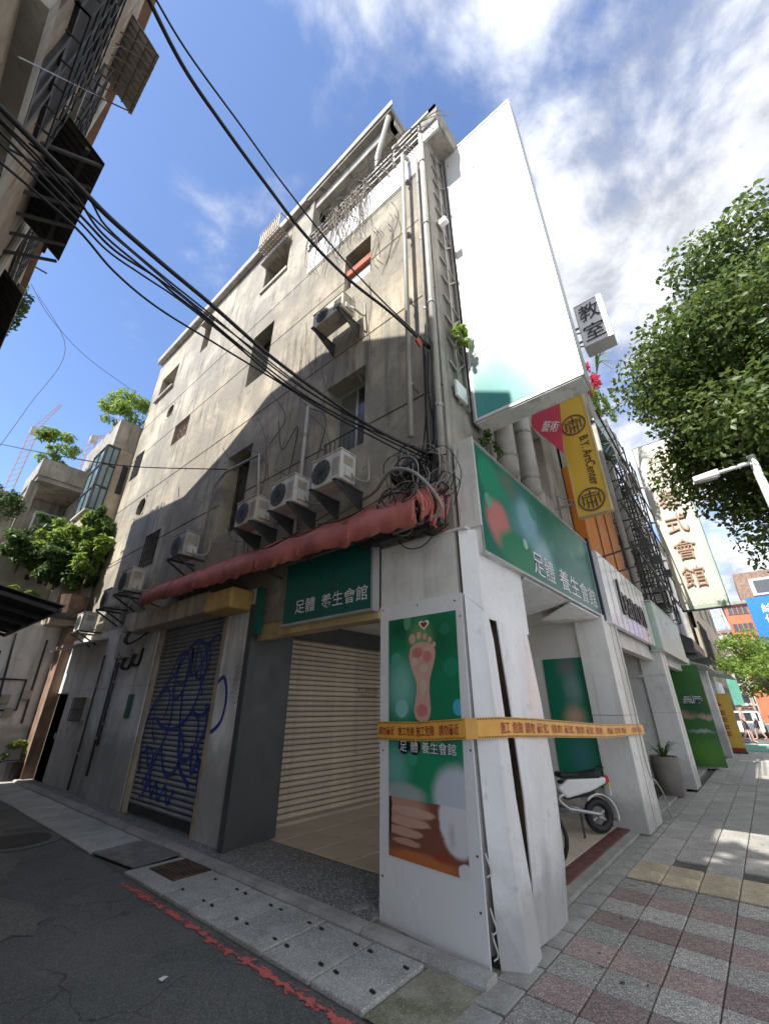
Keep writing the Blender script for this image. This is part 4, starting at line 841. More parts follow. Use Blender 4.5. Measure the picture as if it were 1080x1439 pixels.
def wallwire(): 
    y = g.uniform(3, 8.4); z = g.uniform(4.5, 7.2); return [(3.36, y, z), (3.34, y-g.uniform(.2, .6), z-g.uniform(.3, .8)), (3.36, y-g.uniform(.2, 1.0), z-g.uniform(.4, 1.4)), (3.37, y-g.uniform(-.2, .9), z-g.uniform(1.2, 2.2))]
tangle(9, wallwire, .005, .008, CAB, 'slack wires draped over the shaded wall between windows', 'wall_wires')
def awnwire():
    y = g.uniform(2.4, 4.5); return [(2.87, y+.9, 3.5), (2.84, y+.5, 3.42), (2.86, y+.2, 3.46), (3.1, y, 3.7), (3.36, y-.1, 3.95)]
tangle(4, awnwire, .006, .009, CAB, 'black wires lying on top of the red awning', 'wall_wires')
def vine():
    y = g.uniform(3.2, 5.0); p = Vector((3.3, y, 11.4)); o = [p.copy()]
    for _ in range(6): p = p+Vector((g.uniform(-.03, .03), g.uniform(-.12, .1), -g.uniform(.12, .42))); p.x = min(3.37, max(3.24, p.x)); o.append(p.copy())
    return o
mb = MB()
for _ in range(46): mb.tube(catmull(vine(), 4), g.uniform(.004, .018), 4, r1=.003)
for _ in range(18): y = g.uniform(2.2, 5); mb.tube(catmull([(3.3, y, 11.4), (3.28, y-.3, 11.5+g.uniform(-.3, .2)), (3.3, y-.7, 11.2+g.uniform(-.3, .2)), (3.34, y-.9, 10.8)], 4), .008, 4)
solo('dry_vine', mb, VINE, 'leafless dry vines trailing from terrace railing down white band', 'vine', kind='stuff')
def hair():
    y = g.uniform(3.2, 6.0); z = g.uniform(6.8, 8.6); return [(3.38, y, z), (3.37, y-.06, z-.6), (3.385, y+g.uniform(-.2, .1), z-1.1), (3.38, y+g.uniform(-.3, .2), z-1.7)]
tangle(16, hair, .003, .006, VINE, 'hair thin dry tendrils on sunlit wall below top air conditioner', 'dry_vine')
def hair2():
    y = g.uniform(2.5, 3.2); z = g.uniform(9.0, 10); return [(3.38, y, z), (3.37, y-.1, z-.3), (3.385, y+g.uniform(-.15, .2), z-.7), (3.38, y+g.uniform(-.2, .2), z-1.1)]
tangle(9, hair2, .003, .006, VINE, 'thin dry tendrils on wall right of red plank window', 'dry_vine')

# ================================================================ STREET SIDE: signs on the corner building
def bracket(parent, x, y0, y1, zs, m=GALV):
    for z in zs:
        mb = MB(); mb.bar((x, y0, z), (x, y1, z), .03); mb.bar((x, y0, z), (x+.15, y1, z+.35), .022); mb.bar((x+.2, y0, z+.05), (x, y1, z+.3), .02); part('bracket', mb, m, parent)
bs = thing('projecting_sign', 'huge blank white signboard four storeys tall glaring in the sun', 'signboard', (4.0, 1.2, 4.85), 'projecting signs along the street')
part('face', MB().box(4.0, .56, 4.86, 4.02, 1.84, 11.2), SIGNW, bs)
BSG = printmat('big_sign_print', (.78, .78, .77), [(.5, .0, 1.15, .42, (.14, .31, .285), .95), (.3, .0, .9, .2, (.06, .3, .29), .8), (.62, .13, .3, .07, (.5, .62, .66), .9), (.9, .0, .4, .16, (.2, .3, .26), .9), (.35, .27, .2, .05, (.72, .76, .72), .6)], 0, 0, 0, 1, 1, noise_amt=.05)
o = part('print', MB().poly([(3.996, 1.82, 4.9), (3.996, .58, 4.9), (3.996, .58, 11.16), (3.996, 1.82, 11.16)]), BSG, bs); uv_rect(o, (3.996, 1.82, 4.9), AX, UP, 1.24, 6.26)
part('frame', MB().box(3.985, 1.84, 4.84, 4.3, 1.87, 11.23).box(3.985, .53, 4.84, 4.3, .56, 11.23).box(3.985, .56, 11.2, 4.3, 1.84, 11.23).box(3.985, .56, 4.84, 4.3, 1.84, 4.86), ALU, bs)
mb = MB()
for k in range(1, 6): mb.box(3.9925, .58, 4.9+k*1.05, 3.9955, 1.82, 4.906+k*1.05)
part('panel_seam', mb, PVC, bs); mb = MB()
for k in range(9):
    for yy in (.6, 1.8): mb.disc((3.995, yy, 5.1+k*.72), AX, UP, .011, (-.006, 0, 0), 8)
part('fixing', mb, GALV, bs, kind='stuff')
part('back', MB().box(4.28, .56, 4.86, 4.295, 1.84, 11.2), PANELD, bs); part('soffit', MB().box(4.0, .56, 4.82, 4.28, 1.84, 4.838), PANELD, bs)
for s_, z, h in (('養', 7.15, .5), ('生', 6.55, .45)): text(s_, bs, (3.996, 1.0, z-1), AX, UP, h*.7, PALEG, w=.3, off=.003, ext=0, name='faded_lettering')
bracket(bs, 4.02, 1.87, 1.935, (5.3, 6.2, 7.1, 8, 8.9, 9.8, 10.7))
lt = MB()
for x in (3.72, 3.95):
    lt.bar((x, 1.9, 5.0), (x, 1.9, 11.0), .03)
for k in range(14): z = 5.1+k*.43; lt.bar((3.72, 1.9, z), (3.95, 1.9, z+(.3 if k % 2 else -.1)), .022); lt.bar((3.72, 1.9, z), (3.6, 1.93, z+.12), .03)
part('mounting_truss', lt, GALV, bs)
part('spot_lamp', MB().obox((3.62, 1.82, 8.6), (.05, 0, .02), (0, .06, 0), (-.01, 0, .04)), WHITE, bs)
solo('wall_plate', MB().box(3.6, 1.86, 5.05, 3.85, 1.89, 5.3), PANEL, 'small white square plate beside lower end of the huge signboard', 'plate')
# corner pier box and front sign
fs = thing('shop_sign', 'large green parlour fascia sign facing the street over arcade', 'shop sign', (5.5, 1.75, 2.9), 'parlour signs')
part('side_cap', MB().box(3.44, 1.66, 3.18, 3.46, 1.9, 4.24), PANELD, fs)
part('sign_box', MB().box(3.46, 1.68, 2.9, 7.55, 1.9, 4.22), PANELD, fs)
FSP = printmat('parlour_print', (.008, .14, .1), [(.3, .5, .22, .6, (.1, .26, .28), .9), (.1, .35, .09, .3, (.5, .18, .17), .5), (.08, .75, .09, .25, (.015, .24, .14), .4), (.22, .15, .16, .25, (.015, .2, .1), .4), (.32, .6, .1, .3, (.2, .38, .45), .6), (.2, .85, .1, .2, (.1, .16, .12), .8), (.42, .3, .12, .3, (.25, .42, .45), .8),
      (.05, .5, .02, .07, (.1, .35, .25), .1), (.17, .65, .03, .1, (.03, .22, .15), .1), (.27, .3, .018, .06, (.3, .5, .45), .1), (.38, .75, .03, .09, (.05, .25, .2), .1), (.52, .5, .025, .08, (.02, .2, .15), .1), (.62, .8, .03, .1, (.015, .17, .12), .1), (.75, .6, .025, .08, (.02, .2, .14), .1), (.9, .8, .035, .1, (.015, .18, .13), .1)], 0, 0, 0, 1, 1, noise_amt=.03)
o = part('print', MB().poly([(3.5, 1.676, 2.94), (7.5, 1.676, 2.94), (7.5, 1.676, 4.19), (3.5, 1.676, 4.19)]), FSP, fs); uv_rect(o, (3.5, 1.676, 2.94), SX, UP, 4.0, 1.25)
part('frame', MB().box(3.46, 1.665, 4.2, 7.55, 1.679, 4.222).box(3.46, 1.665, 2.898, 7.55, 1.679, 2.92).box(3.462, 1.665, 2.92, 3.48, 1.679, 4.2), ALU, fs)
for dd, m_, bo in ((.001, NAVY, .04), (.004, WHITE, 0)): text('足體', fs, (4.75, 1.676, 3.0), SX, UP, .3, m_, w=.7, off=dd, ext=0, bold=bo); text('養生會館', fs, (5.65, 1.676, 3.0), SX, UP, .3, m_, w=1.7, off=dd, ext=0, bold=bo)
part('end_board', MB().box(7.56, 1.64, 2.85, 7.62, 1.92, 4.3), NAVY, fs)
def drum(x, label): 
    t = thing('wall_duct', label, 'duct', (x, 1.7, 4.2), 'round ducts over the green sign'); part('duct_tube', MB().tube([(x, 1.72, 4.3), (x, 1.72, 5.9)], .13, 14), PVC, t, True); part('collar', MB().tube([(x, 1.72, 4.5), (x, 1.72, 4.54)], .14, 14), GALV, t); part('collar', MB().tube([(x, 1.72, 5.3), (x, 1.72, 5.34)], .14, 14), GALV, t)
drum(4.55, 'round grey duct nearest to the huge signboard'); drum(5.3, 'round grey duct second along from the huge signboard')
b = thing('potted_shrub', 'small green shrub growing behind the huge signboard', 'plant', (3.7, 1.88, 5.9)); leaf_part('foliage', LEAFB, blobs((3.72, 1.8, 6.2), (.18, .1, .35), 8, 3), 260, .07, b, 4); part('stem', MB().tube([(3.72, 1.9, 5.9), (3.72, 1.82, 6.2)], .012, 5), BARK, b)
b = thing('potted_shrub', 'small weedy shrub under the huge signboard', 'plant', (4.1, 1.8, 4.3)); leaf_part('foliage', LEAFD, blobs((4.1, 1.75, 4.55), (.25, .1, .2), 8, 5), 220, .06, b, 6); part('stem', MB().tube([(4.1, 1.85, 4.3), (4.1, 1.78, 4.5)], .012, 5), BARK, b)

def psign(name, label, x, y0, y1, z0, z1, th, face, frame, cat='sign', zs=None):
    t = thing(name, label, cat, (x, (y0+y1)/2, z0), 'projecting signs along the street')
    part('face', MB().box(x, y0+.02, z0+.02, x+th, y1-.02, z1-.02), face, t); part('frame', MB().box(x-.01, y0, z0, x+th+.01, y0+.02, z1).box(x-.01, y1-.02, z0, x+th+.01, y1, z1).box(x-.01, y0+.02, z0, x+th+.01, y1-.02, z0+.02).box(x-.01, y0+.02, z1-.02, x+th+.01, y1-.02, z1), frame, t)
    bracket(t, x+th/2, y1, 1.92, zs or (z0+.3, z1-.4)); return t
js = psign('projecting_sign', 'white box sign with two black brush characters high above street', 6.5, .26, .74, 7.45, 8.5, .3, SIGNW, ALU)
text('教', js, (6.49, .68, 8.02), AX, UP, .4, INK, w=.34, off=.006); text('室', js, (6.49, .68, 7.54), AX, UP, .38, INK, w=.34, off=.006)
ys = psign('projecting_sign', 'golden yellow vertical art centre sign with two ring emblems', 7.0, 1.05, 1.58, 4.48, 6.9, .12, YEL, YELB)
text('B.Y. ArtCenter', ys, (6.99, 1.27, 6.0), (0, 0, -1), AX, .15, INK, w=1.0, off=.004)
for zc in (6.3, 4.75):
    mb = MB(); c = Vector((6.988, 1.315, zc)); mb.ring(c, AX, UP, (-1, 0, 0), .19, .215, 28, .004)
    for dy, za, zb in ((-.13, -.1, .1), (-.065, -.16, .02), (0, -.17, .17), (.065, -.16, .02), (.13, -.1, .1)): mb.box(c.x-.004, c.y+dy-.012, c.z+za, c.x, c.y+dy+.012, c.z+zb)
    for dz, ya, yb in ((.05, -.14, .14), (.1, -.1, .1), (-.06, -.05, .05)): mb.box(c.x-.007, c.y+ya, c.z+dz-.01, c.x-.0045, c.y+yb, c.z+dz+.01)
    part('ring_emblem', mb, RUST, ys)
bn = thing('banner', 'slanted crimson banner between huge signboard and yellow sign', 'banner', (6.6, 1.7, 5.7)); o = part('cloth', MB().prism([(6.6, 1.9, 6.6), (6.6, 1.38, 6.6), (6.6, 1.5, 5.55), (6.6, 1.95, 6.35)], (.02, 0, 0)), PINKB, bn); text('藝術', bn, (6.598, 1.8, 6.15), (0, -1, -.5), (0, -.5, 1), .22, WHITE, w=.3, off=.006); part('rod', MB().bar((6.61, 1.95, 6.62), (6.61, 1.36, 6.62), .02), GALV, bn)

# ================================================================ STREET ROW beyond the corner building
def shop(label, x0, x1, h, m, wins_, ground=True, y=1.94):
    t = thing('shop_building', label, 'building', (x0, y, 0), 'row buildings along the street'); hs = [(a-x0, z0-2.95, b_-x0, z1-2.95, .2, 0) for a, z0, b_, z1 in wins_]
    part('wall', wall_grid((x0, y, 2.95), SX, UP, (0, -1, 0), x1-x0, h-2.95, hs), m, t); part('body', MB().box(x0+.02, y+.3, 2.95, x1-.02, 12, h), CONC2, t); part('roof', MB().box(x0, y-.12, h, x1, 12, h+.12), CONC3, t)
    for a, z0, b_, z1 in wins_:
        f = part('window', MB().box(a, y+.12, z0, b_, y+.14, z0+.05).box(a, y+.12, z1-.05, b_, y+.14, z1).box((a+b_)/2-.02, y+.12, z0+.05, (a+b_)/2+.02, y+.14, z1-.05), ALU, t); part('pane', MB().box(a, y+.15, z0, b_, y+.16, z1), GLASS, f)
    part('arcade_back', MB().box(x0, 5.75, 0, x1, 5.9, 2.95), DARKB, t); part('arcade_ceiling', MB().box(x0, y+.02, 2.88, x1, 5.75, 2.94), PANELD, t); return t
u2 = shop('narrow grey building behind the yellow art centre sign', 8.2, 12.0, 12.2, CONC2, [(8.8, 6.6, 11.2, 8), (8.8, 9.3, 11.2, 10.7)])
part('orange_wall', MB().box(8.05, 1.72, 4.15, 11.05, 1.93, 6.1), ORANGE, u2); mb = MB()
for x in (9.0, 10.0): mb.box(x, 1.7, 4.15, x+.03, 1.718, 6.1)
part('orange_rib', mb, RUST, u2)
u3 = shop('grey building with scaffold frames behind pale green sign', 12.0, 16.1, 12.4, CONC2, [(12.6, 5, 13.8, 6.4), (14.4, 5, 15.6, 6.4), (12.6, 8, 13.8, 9.4), (14.4, 8, 15.6, 9.4)])
u4 = shop('building with dark window bars behind the tall pale sign', 16.1, 20.2, 9, CONC2, [(16.8, 4, 19.4, 5.6), (16.8, 6.6, 19.4, 8)])
u5 = shop('building with cage balcony and grey canopy further along', 20.2, 24.4, 8.5, PAINT, [(20.8, 4, 23.6, 5.6), (20.8, 6.4, 23.6, 7.6)])
u6 = shop('beige building past the side street', 31, 42, 11, BEIGE, [(32, 4, 35, 6), (37, 4, 40, 6), (32, 7.4, 35, 9.2), (37, 7.4, 40, 9.2)])
u7 = shop('farther beige building past the side street', 42.2, 56, 13, BEIGE, [(44, 4, 48, 6), (50, 4, 54, 6), (44, 8, 48, 10), (50, 8, 54, 10)])
mb = MB()
for k in range(12): mb.box(20.8+k*.25, 1.2, 3.3, 20.83+k*.25, 1.23, 4.6)
mb.box(20.7, 1.2, 3.25, 23.8, 1.9, 3.32).box(20.7, 1.2, 4.6, 23.8, 1.25, 4.66); part('cage_balcony', mb, IRON, u5); part('canopy', MB().prism([(20.4, 1.9, 2.95), (20.4, .75, 2.65), (20.4, .75, 2.62), (20.4, 1.9, 2.9)], (3.9, 0, 0)), TING, u5)
part('canopy', MB().prism([(16.3, 1.9, 3.0), (16.3, 1.1, 2.72), (16.3, 1.1, 2.69), (16.3, 1.9, 2.95)], (3.7, 0, 0)), TING, u4); part('purple_awning', MB().prism([(16.4, 1.9, 4.0), (16.4, 1.25, 3.5), (16.4, 1.25, 3.2), (16.4, 1.9, 3.2)], (3.4, 0, 0)), DARKB, u4)
def column(t, x0, x1, y0, y1, z1, m=WHITEW, wall_to=None):
    part('column', MB().box(x0, y0, .03, x1, y1, z1), m, t, bev=.006)
    mb = MB(); mb.box(x0-.006, y0-.006, 1.45, x1+.006, y1, 1.456); mb.box(x0+(x1-x0)*.45, y0-.005, .04, x0+(x1-x0)*.45+.012, y0-.001, z1); part('panel_joint', mb, GALV, t)
    if wall_to: part('partition', MB().box(x0+.1, y1, .04, x0+.22, wall_to, z1), m, t)
column(u2, 7.4, 8.3, 1.66, 2.1, 2.93, wall_to=5.7); column(u3, 11.8, 12.45, 1.58, 2.05, 2.93, wall_to=5.7); column(u4, 16.02, 16.6, 1.5, 2.1, 2.93, WHITEW, 5.7); column(u5, 20.0, 20.5, 1.4, 2.0, 2.93, PAINT, 5.7); column(u5, 24.0, 24.4, 1.5, 2.0, 2.93, PAINT)
part('drain_pipe', MB().tube(catmull([(8.0, 1.63, 2.95), (7.99, 1.62, 1.8), (7.98, 1.63, .75), (8.2, 1.6, .55), (8.5, 1.6, .35), (8.75, 1.62, .02)], 5), .011, 7), PVC, u2, True)
part('lintel', MB().box(8.3, 1.75, 2.55, 11.8, 1.9, 2.94).box(12.45, 1.7, 2.55, 16.0, 1.85, 2.94), PANELD, u2)
part('ledge', MB().box(11.79, 1.6, 2.2, 12.0, 2.6, 2.25), PANELD, u3)
# fascia signs of the row
w2 = thing('shop_sign', 'white fascia sign with chunky black lower case letters', 'shop sign', (10, 1.6, 2.8)); part('panel', MB().box(7.66, 1.58, 2.82, 11.5, 1.66, 4.08), SIGNW, w2, bev=.005); text('banon', w2, (8.7, 1.576, 3.12), SX, UP, .66, INK, w=2.1, off=.004, ext=.025, bold=0); text('shop', w2, (10.9, 1.576, 2.95), (0, 0, 1), (-1, 0, 0), .12, CABG, w=.6, off=.004, ext=.004, name='small_lettering')
mb = MB()
for k in range(9): mb.box(7.66+.43*k, 1.575, 2.83, 7.665+.43*k, 1.5795, 4.07)
part('panel_seam', mb, GALV, w2); part('lamp_arm', MB().bar((8.2, 1.6, 4.1), (8.2, .9, 4.2), .025).bar((9.4, 1.6, 4.1), (9.4, .9, 4.2), .025).bar((10.6, 1.6, 4.1), (10.6, .9, 4.2), .025), IRON, w2)
for x in (8.2, 9.4, 10.6): part('flood_lamp', MB().box(x-.1, .8, 4.14, x+.1, .95, 4.26), IRON, w2)
pg = thing('shop_sign', 'pale green blank fascia box sign', 'shop sign', (13.4, 1.5, 2.75)); part('panel', MB().box(11.55, 1.46, 2.76, 15.6, 1.7, 3.85), PALEG, pg, bev=.008); part('frame', MB().box(11.5, 1.45, 2.72, 15.65, 1.71, 2.755).box(11.5, 1.45, 3.852, 15.65, 1.71, 3.88), ALU, pg); text('養生', pg, (12.2, 1.456, 3.2), SX, UP, .4, WHITE, w=1.6, off=.003, ext=0, name='faded_lettering')
tl = thing('shop_sign', 'pale teal narrow sign standing high on the row facade', 'shop sign', (13.4, 1.5, 9)); part('panel', MB().prism([(11.2, 1.6, 9.1), (14.4, 1.6, 11.0), (16.0, 1.6, 9.9), (14.9, 1.6, 9.5)], (0, .25, 0)), TEAL, tl); part('frame', MB().bar((11.2, 1.58, 9.1), (14.9, 1.58, 9.5), .06), ALU, tl)
th = psign('projecting_sign', 'tall cream bathhouse sign with brown characters half in shadow', 16.0, .02, 1.25, 4.3, 10.4, .25, mat('cream_sign', (.72, .68, .56), .4, .05, 1, .02, 20, .15, (.5, .46, .36)), IRON, zs=(4.6, 6, 7.4, 8.8))
THG = printmat('sign_green_foot', (.72, .68, .56), [(.6, -.1, .9, .22, (.1, .26, .17), .9), (1.0, .25, .2, .45, (.45, .62, .5), .9)], 0, 0, 0, 1, 1)
o = part('print', MB().poly([(15.996, 1.23, 4.32), (15.996, .04, 4.32), (15.996, .04, 10.38), (15.996, 1.23, 10.38)]), THG, th); uv_rect(o, (15.996, 1.23, 4.32), AX, UP, 1.19, 6.06)
BRN = mat('brown_letters', (.42, .27, .2), .5, .1, 3, 0)
for i, ch in enumerate('泰式會館'): text(ch, th, (15.994, .95, 7.75-i*.92), AX, UP, .66, BRN, w=.6, off=.01, ext=.05)
text('Thai Place', th, (15.994, 1.05, 8.75), AX, UP, .2, RUST, w=.85, off=.005); text('2555-0737', th, (15.994, 1.1, 4.42), AX, UP, .17, WHITE, w=.98, off=.005); mb = MB(); mb.ring((15.99, .65, 9.3), AX, UP, (-1, 0, 0), .26, .3, 24, .005); part('round_logo', mb, BRN, th)
g = random.Random(9)
sf = thing('sign_scaffold', 'black lattice scaffold carrying signs along the row facade', 'scaffold', (14, 1.6, 3.5))
for (xa, xb, y_, z0, z1) in ((11.6, 12.4, 1.3, 4.2, 9.2), (13.2, 14.2, 1.35, 4.0, 9.6), (15.0, 15.8, 1.35, 3.9, 9.4)):
    mb = MB(); n = int((z1-z0)/.6)
    for x in (xa, xb):
        for yy in (y_, 1.85): mb.bar((x, yy, z0), (x, yy, z1), .04)
    for k in range(n+1):
        z = z0+k*.6; mb.bar((xa, y_, z), (xb, y_, z), .03); mb.bar((xa, y_, z), (xa, 1.85, z), .03); mb.bar((xb, y_, z), (xb, 1.85, z), .03)
        if k < n: mb.bar((xa, y_, z), (xb, y_, z+.6), .022); mb.bar((xa, 1.85, z), (xa, y_, z+.6), .022)
    part('lattice_frame', mb, IRON, sf)
mb = MB()
for z in (4.35, 5.2, 6.3, 7.5): mb.bar((8.5, 1.1, z), (15.8, 1.2, z-.05), .035)
part('cross_bar', mb, IRON, sf)
pipeobj = thing('wall_pipe', 'long white pipe beside the orange wall of the row', 'pipe', (11.2, 1.6, 4)); part('pipe_run', MB().tube([(11.3, 1.62, 4.1), (11.3, 1.62, 9.0)], .07, 9).tube([(12.0, 1.6, 5.6), (12.0, 1.6, 8.0)], .11, 9), PVC, pipeobj, True)
for (x, z, lb) in ((14.2, 4.3, 'street side air conditioner on the scaffolded building'), (15.2, 8.6, 'high street side air conditioner near the roof line'), (17.6, 3.2, 'air conditioner over purple awning of the row')):
    t = thing('air_conditioner', lb, 'air conditioner', (x, 1.4, z), 'outdoor air conditioner units'); part('casing', MB().box(x, 1.35, z, x+.7, 1.65, z+.5), ACW, t, bev=.01); mb = MB()
    for k in range(7): mb.box(x-.006, 1.37, z+.06+k*.06, x-.001, 1.63, z+.085+k*.06)
    part('louvre', mb, ACG, t); part('bracket', MB().box(x, 1.35, z-.05, x+.7, 1.93, z-.005), IRON, t)
rg = thing('roof_plants', 'red bougainvillea and grass growing over row roof edge', 'plants', (13.6, 1.7, 12.2)); leaf_part('flowers', FLOWR, blobs((12.6, 1.5, 11.6), (.7, .3, .8), 9, 2), 500, .1, rg, 2, kind='stuff'); leaf_part('foliage', LEAFB, blobs((13.2, 1.45, 11.2), (1.2, .3, .8), 9, 3), 700, .1, rg, 3)
mb = MB()
for _ in range(40): a = random.uniform(-1, 1); mb.tube(catmull([(13.4, 1.4, 12.3), (13.4+a*.3, 1.2, 13.0), (13.4+a, .9+random.uniform(-.3, .1), 13.2+random.uniform(-.4, .3))], 4), .012, 4, r1=.003)
part('grass_blades', mb, LEAFB, rg)

# posters on arcade partitions
ps = thing('poster', 'green parlour poster on the white arcade wall behind scooter', 'poster', (7.45, 2.3, .48))
PSP = printmat('wall_poster_print', (.012, .2, .12), [(.45, .93, .3, .14, (.16, .2, .2), .9), (.5, .75, .25, .22, (.2, .33, .3), .9), (.45, .5, .3, .16, (.55, .38, .27), .9), (.45, .22, .3, .2, (.05, .2, .22), .9), (.9, .55, .15, .1, (.25, .4, .35), .6)], 0, 0, 0, 1, 1)
o = part('sheet', MB().box(7.482, 1.92, .5, 7.496, 2.76, 2.3), PSP, ps); uv_rect(o, (7.48, 2.76, .5), AX, UP, .84, 1.8); text('會館', ps, (7.48, 2.1, .62), AX, UP, .09, WHITE, w=.16, off=.003, ext=0); part('frame', MB().box(7.478, 1.89, .47, 7.5, 2.79, .498).box(7.478, 1.89, .5, 7.5, 1.918, 2.3), ALU, ps)
part('backing', MB().box(7.497, 1.9, .05, 7.505, 5.6, 2.92), WHITEW, u2)
gp = thing('poster', 'tall leaf green poster with clasped forearm picture on column', 'poster', (15.99, 1.6, 0)); GPP = printmat('green_poster_print', (.04, .17, .03), [(.2, .5, .4, .06, (.5, .32, .26), .5), (.75, .47, .35, .04, (.55, .36, .28), .5), (.5, .55, .8, .12, (.015, .1, .03), .9), (.5, .12, .9, .2, (.1, .28, .03), .9), (.5, .33, .6, .03, (.35, .45, .4), .9)], 0, 0, 0, 1, 1)
o = part('sheet', MB().box(15.97, 1.3, .08, 16.0, 2.02, 2.72), GPP, gp); uv_rect(o, (15.97, 2.02, .08), AX, UP, .72, 2.64)
for dd, m_, bo in ((.001, WHITE, .05), (.003, NAVY, 0)): text('呈展', gp, (15.97, 1.9, 1.62), AX, UP, .26, m_, w=.5, off=dd, ext=0, bold=bo)
gs = thing('standing_sign', 'yellow standing sign with red strokes at the far end of row', 'sign', (22, 1.3, 0)); part('board', MB().box(22, 1.08, .08, 22.05, 1.72, 2.06), YEL, gs); part('maroon_foot', MB().box(21.99, 1.08, .08, 21.998, 1.72, .2), TAPER, gs); mb = MB()
for k in range(4):
    z = 1.3-k*.24
    for q in range(3): mb.box(21.994, 1.36, z+q*.06, 21.998, 1.6, z+q*.06+.035)
    mb.box(21.99, 1.47, z, 21.9935, 1.51, z+.16)
part('red_strokes', mb, TAPER, gs); part('house_logo', MB().prism([(21.995, 1.38, 1.62), (21.995, 1.62, 1.62), (21.995, 1.5, 1.78)], (.003, 0, 0)), TAPER, gs); part('foot', MB().box(21.9, 1.05, .02, 22.15, 1.75, .08), IRON, gs)

# ---- planter
pl = thing('planter', 'large tapered grey planter with spiky fern beside white column', 'planter', (10.8, 1.88, .03)); mb = MB(); prof = [(.17, 0), (.2, .02), (.235, .25), (.25, .5), (.245, .66), (.225, .66), (.215, .56)]; n = 20
mb.grid([[(10.8+r_*math.cos(2*math.pi*k/n), 1.88+r_*math.sin(2*math.pi*k/n), .03+z) for k in range(n+1)] for r_, z in prof]); part('pot', mb, CLAY, pl, True); part('soil', MB().disc((10.8, 1.88, .6), (1, 0, 0), (0, 1, 0), .22, (0, 0, .01)), BARK, pl)
mb = MB(); g = random.Random(4)
for k in range(26):
    a = g.uniform(0, 6.28); l = g.uniform(.25, .45); d = Vector((math.cos(a), math.sin(a), 0)); sd_ = Vector((-d.y, d.x, 0))*.018; p = [Vector((10.8, 1.88, .6))+d*l*t+Vector((0, 0, .32*math.sin(t*2.2)*l/.4)) for t in (0, .35, .7, 1)]
    mb.grid([[q-sd_*(1-.8*i/3) for i, q in enumerate(p)], [q+sd_*(1-.8*i/3) for i, q in enumerate(p)]])
part('fronds', mb, LEAFD, pl)

# ---- scooter behind the pillar
def wheel(t, c, ax, r, tyre=.045, rim_m=ALU, wname='wheel'):
    c, ax = Vector(c), Vector(ax).normalized(); u = Vector(UP); v = ax.cross(u).normalized(); P_ = [c+(u*math.cos(k*math.pi/12)+v*math.sin(k*math.pi/12))*(r-tyre) for k in range(24)]
    w = part(wname, MB().tube(P_, tyre, 8, closed=True), BLACK, t, True); mb = MB(); mb.ring(c-ax*.012, u, v, ax, r*.62, r*.72, 24, .024); mb.tube([c-ax*.05, c+ax*.05], .03, 8)
    for k in range(6): a = k*math.pi/3; d = u*math.cos(a)+v*math.sin(a); mb.bar(c, c+d*r*.66, .022)
    part('rim', mb, rim_m, w)
sc = thing('scooter', 'white electric scooter with red tail light parked behind corner pillar', 'scooter', (6.9, 2.12, .068)); O = Vector((6.9, 2.12, .068)); fd = Vector((-.75, .66, 0)).normalized(); sdv = Vector((-fd.y, fd.x, 0))
q = lambda a, z, s_=0: O+fd*a+Vector((0, 0, z))+sdv*s_
wheel(sc, q(0, .2), sdv, .2, .05); wheel(sc, q(1.12, .2), sdv, .2, .05)
part('rear_mudguard', MB().grid([[q(.24*math.cos(R(a)), .2+.25*math.sin(R(a)), s_) for a in range(45, 205, 10)] for s_ in (-.085, -.05, .05, .085)]), SIGNW, sc, True).modifiers.new('thick', 'SOLIDIFY').thickness = .012
part('frame', MB().tube(catmull([q(0, .22, .07), q(.3, .27, .07), q(.45, .3, .06), q(.55, .42, .06), q(.2, .5, .06)], 5), .022, 7).tube(catmull([q(.45, .28), q(.8, .22), q(.98, .3), q(1.02, .7), q(.98, .95)], 5), .03, 8).tube([q(0, .2, -.07), q(.35, .3, -.07)], .02, 7), ALU, sc, True)
part('side_panel', MB().prism([q(-.15, .56, -.09), q(.1, .47, -.09), q(.45, .4, -.09), q(.56, .52, -.09), q(.4, .62, -.09), q(-.16, .635, -.09)], sdv*.18), SIGNW, sc, bev=.03); part('mirror', MB().tube([q(.92, .98, .2), q(.88, 1.12, .26)], .008, 5).obox(q(.87, 1.15, .27), fd*.008, sdv*.05, (0, 0, .035)), BLACK, sc); part('brake_cable', MB().tube(catmull([q(.93, .97, .15), q(1.02, .9, .1), q(1.03, .6, .05), q(1.1, .25, .06)], 4), .006, 5), CAB, sc); part('turn_light', MB().obox(q(-.17, .56, .1), fd*.02, sdv*.02, (0, 0, .015)).obox(q(-.17, .56, -.1), fd*.02, sdv*.02, (0, 0, .015)), YEL, sc, kind='stuff'); part('floor_board', MB().obox(q(.72, .29), fd*.24, sdv*.13, (0, 0, .025)), DARKB, sc, bev=.01); part('body', MB().prism([q(.0, .44, -.07), q(.45, .38, -.07), q(.5, .6, -.07), q(.05, .58, -.07)], sdv*.14), BLACK, sc, bev=.03)
part('seat', MB().prism([q(-.08, .62, -.1), q(.5, .63, -.1), q(.5, .7, -.1), q(.2, .68, -.1), q(-.1, .72, -.1)], sdv*.2), BLACK, sc, bev=.03); part('front_shield', MB().prism([q(.98, .32, -.14), q(1.06, .32, -.14), q(1.0, .86, -.14), q(.93, .86, -.14)], sdv*.28), SIGNW, sc, bev=.03)
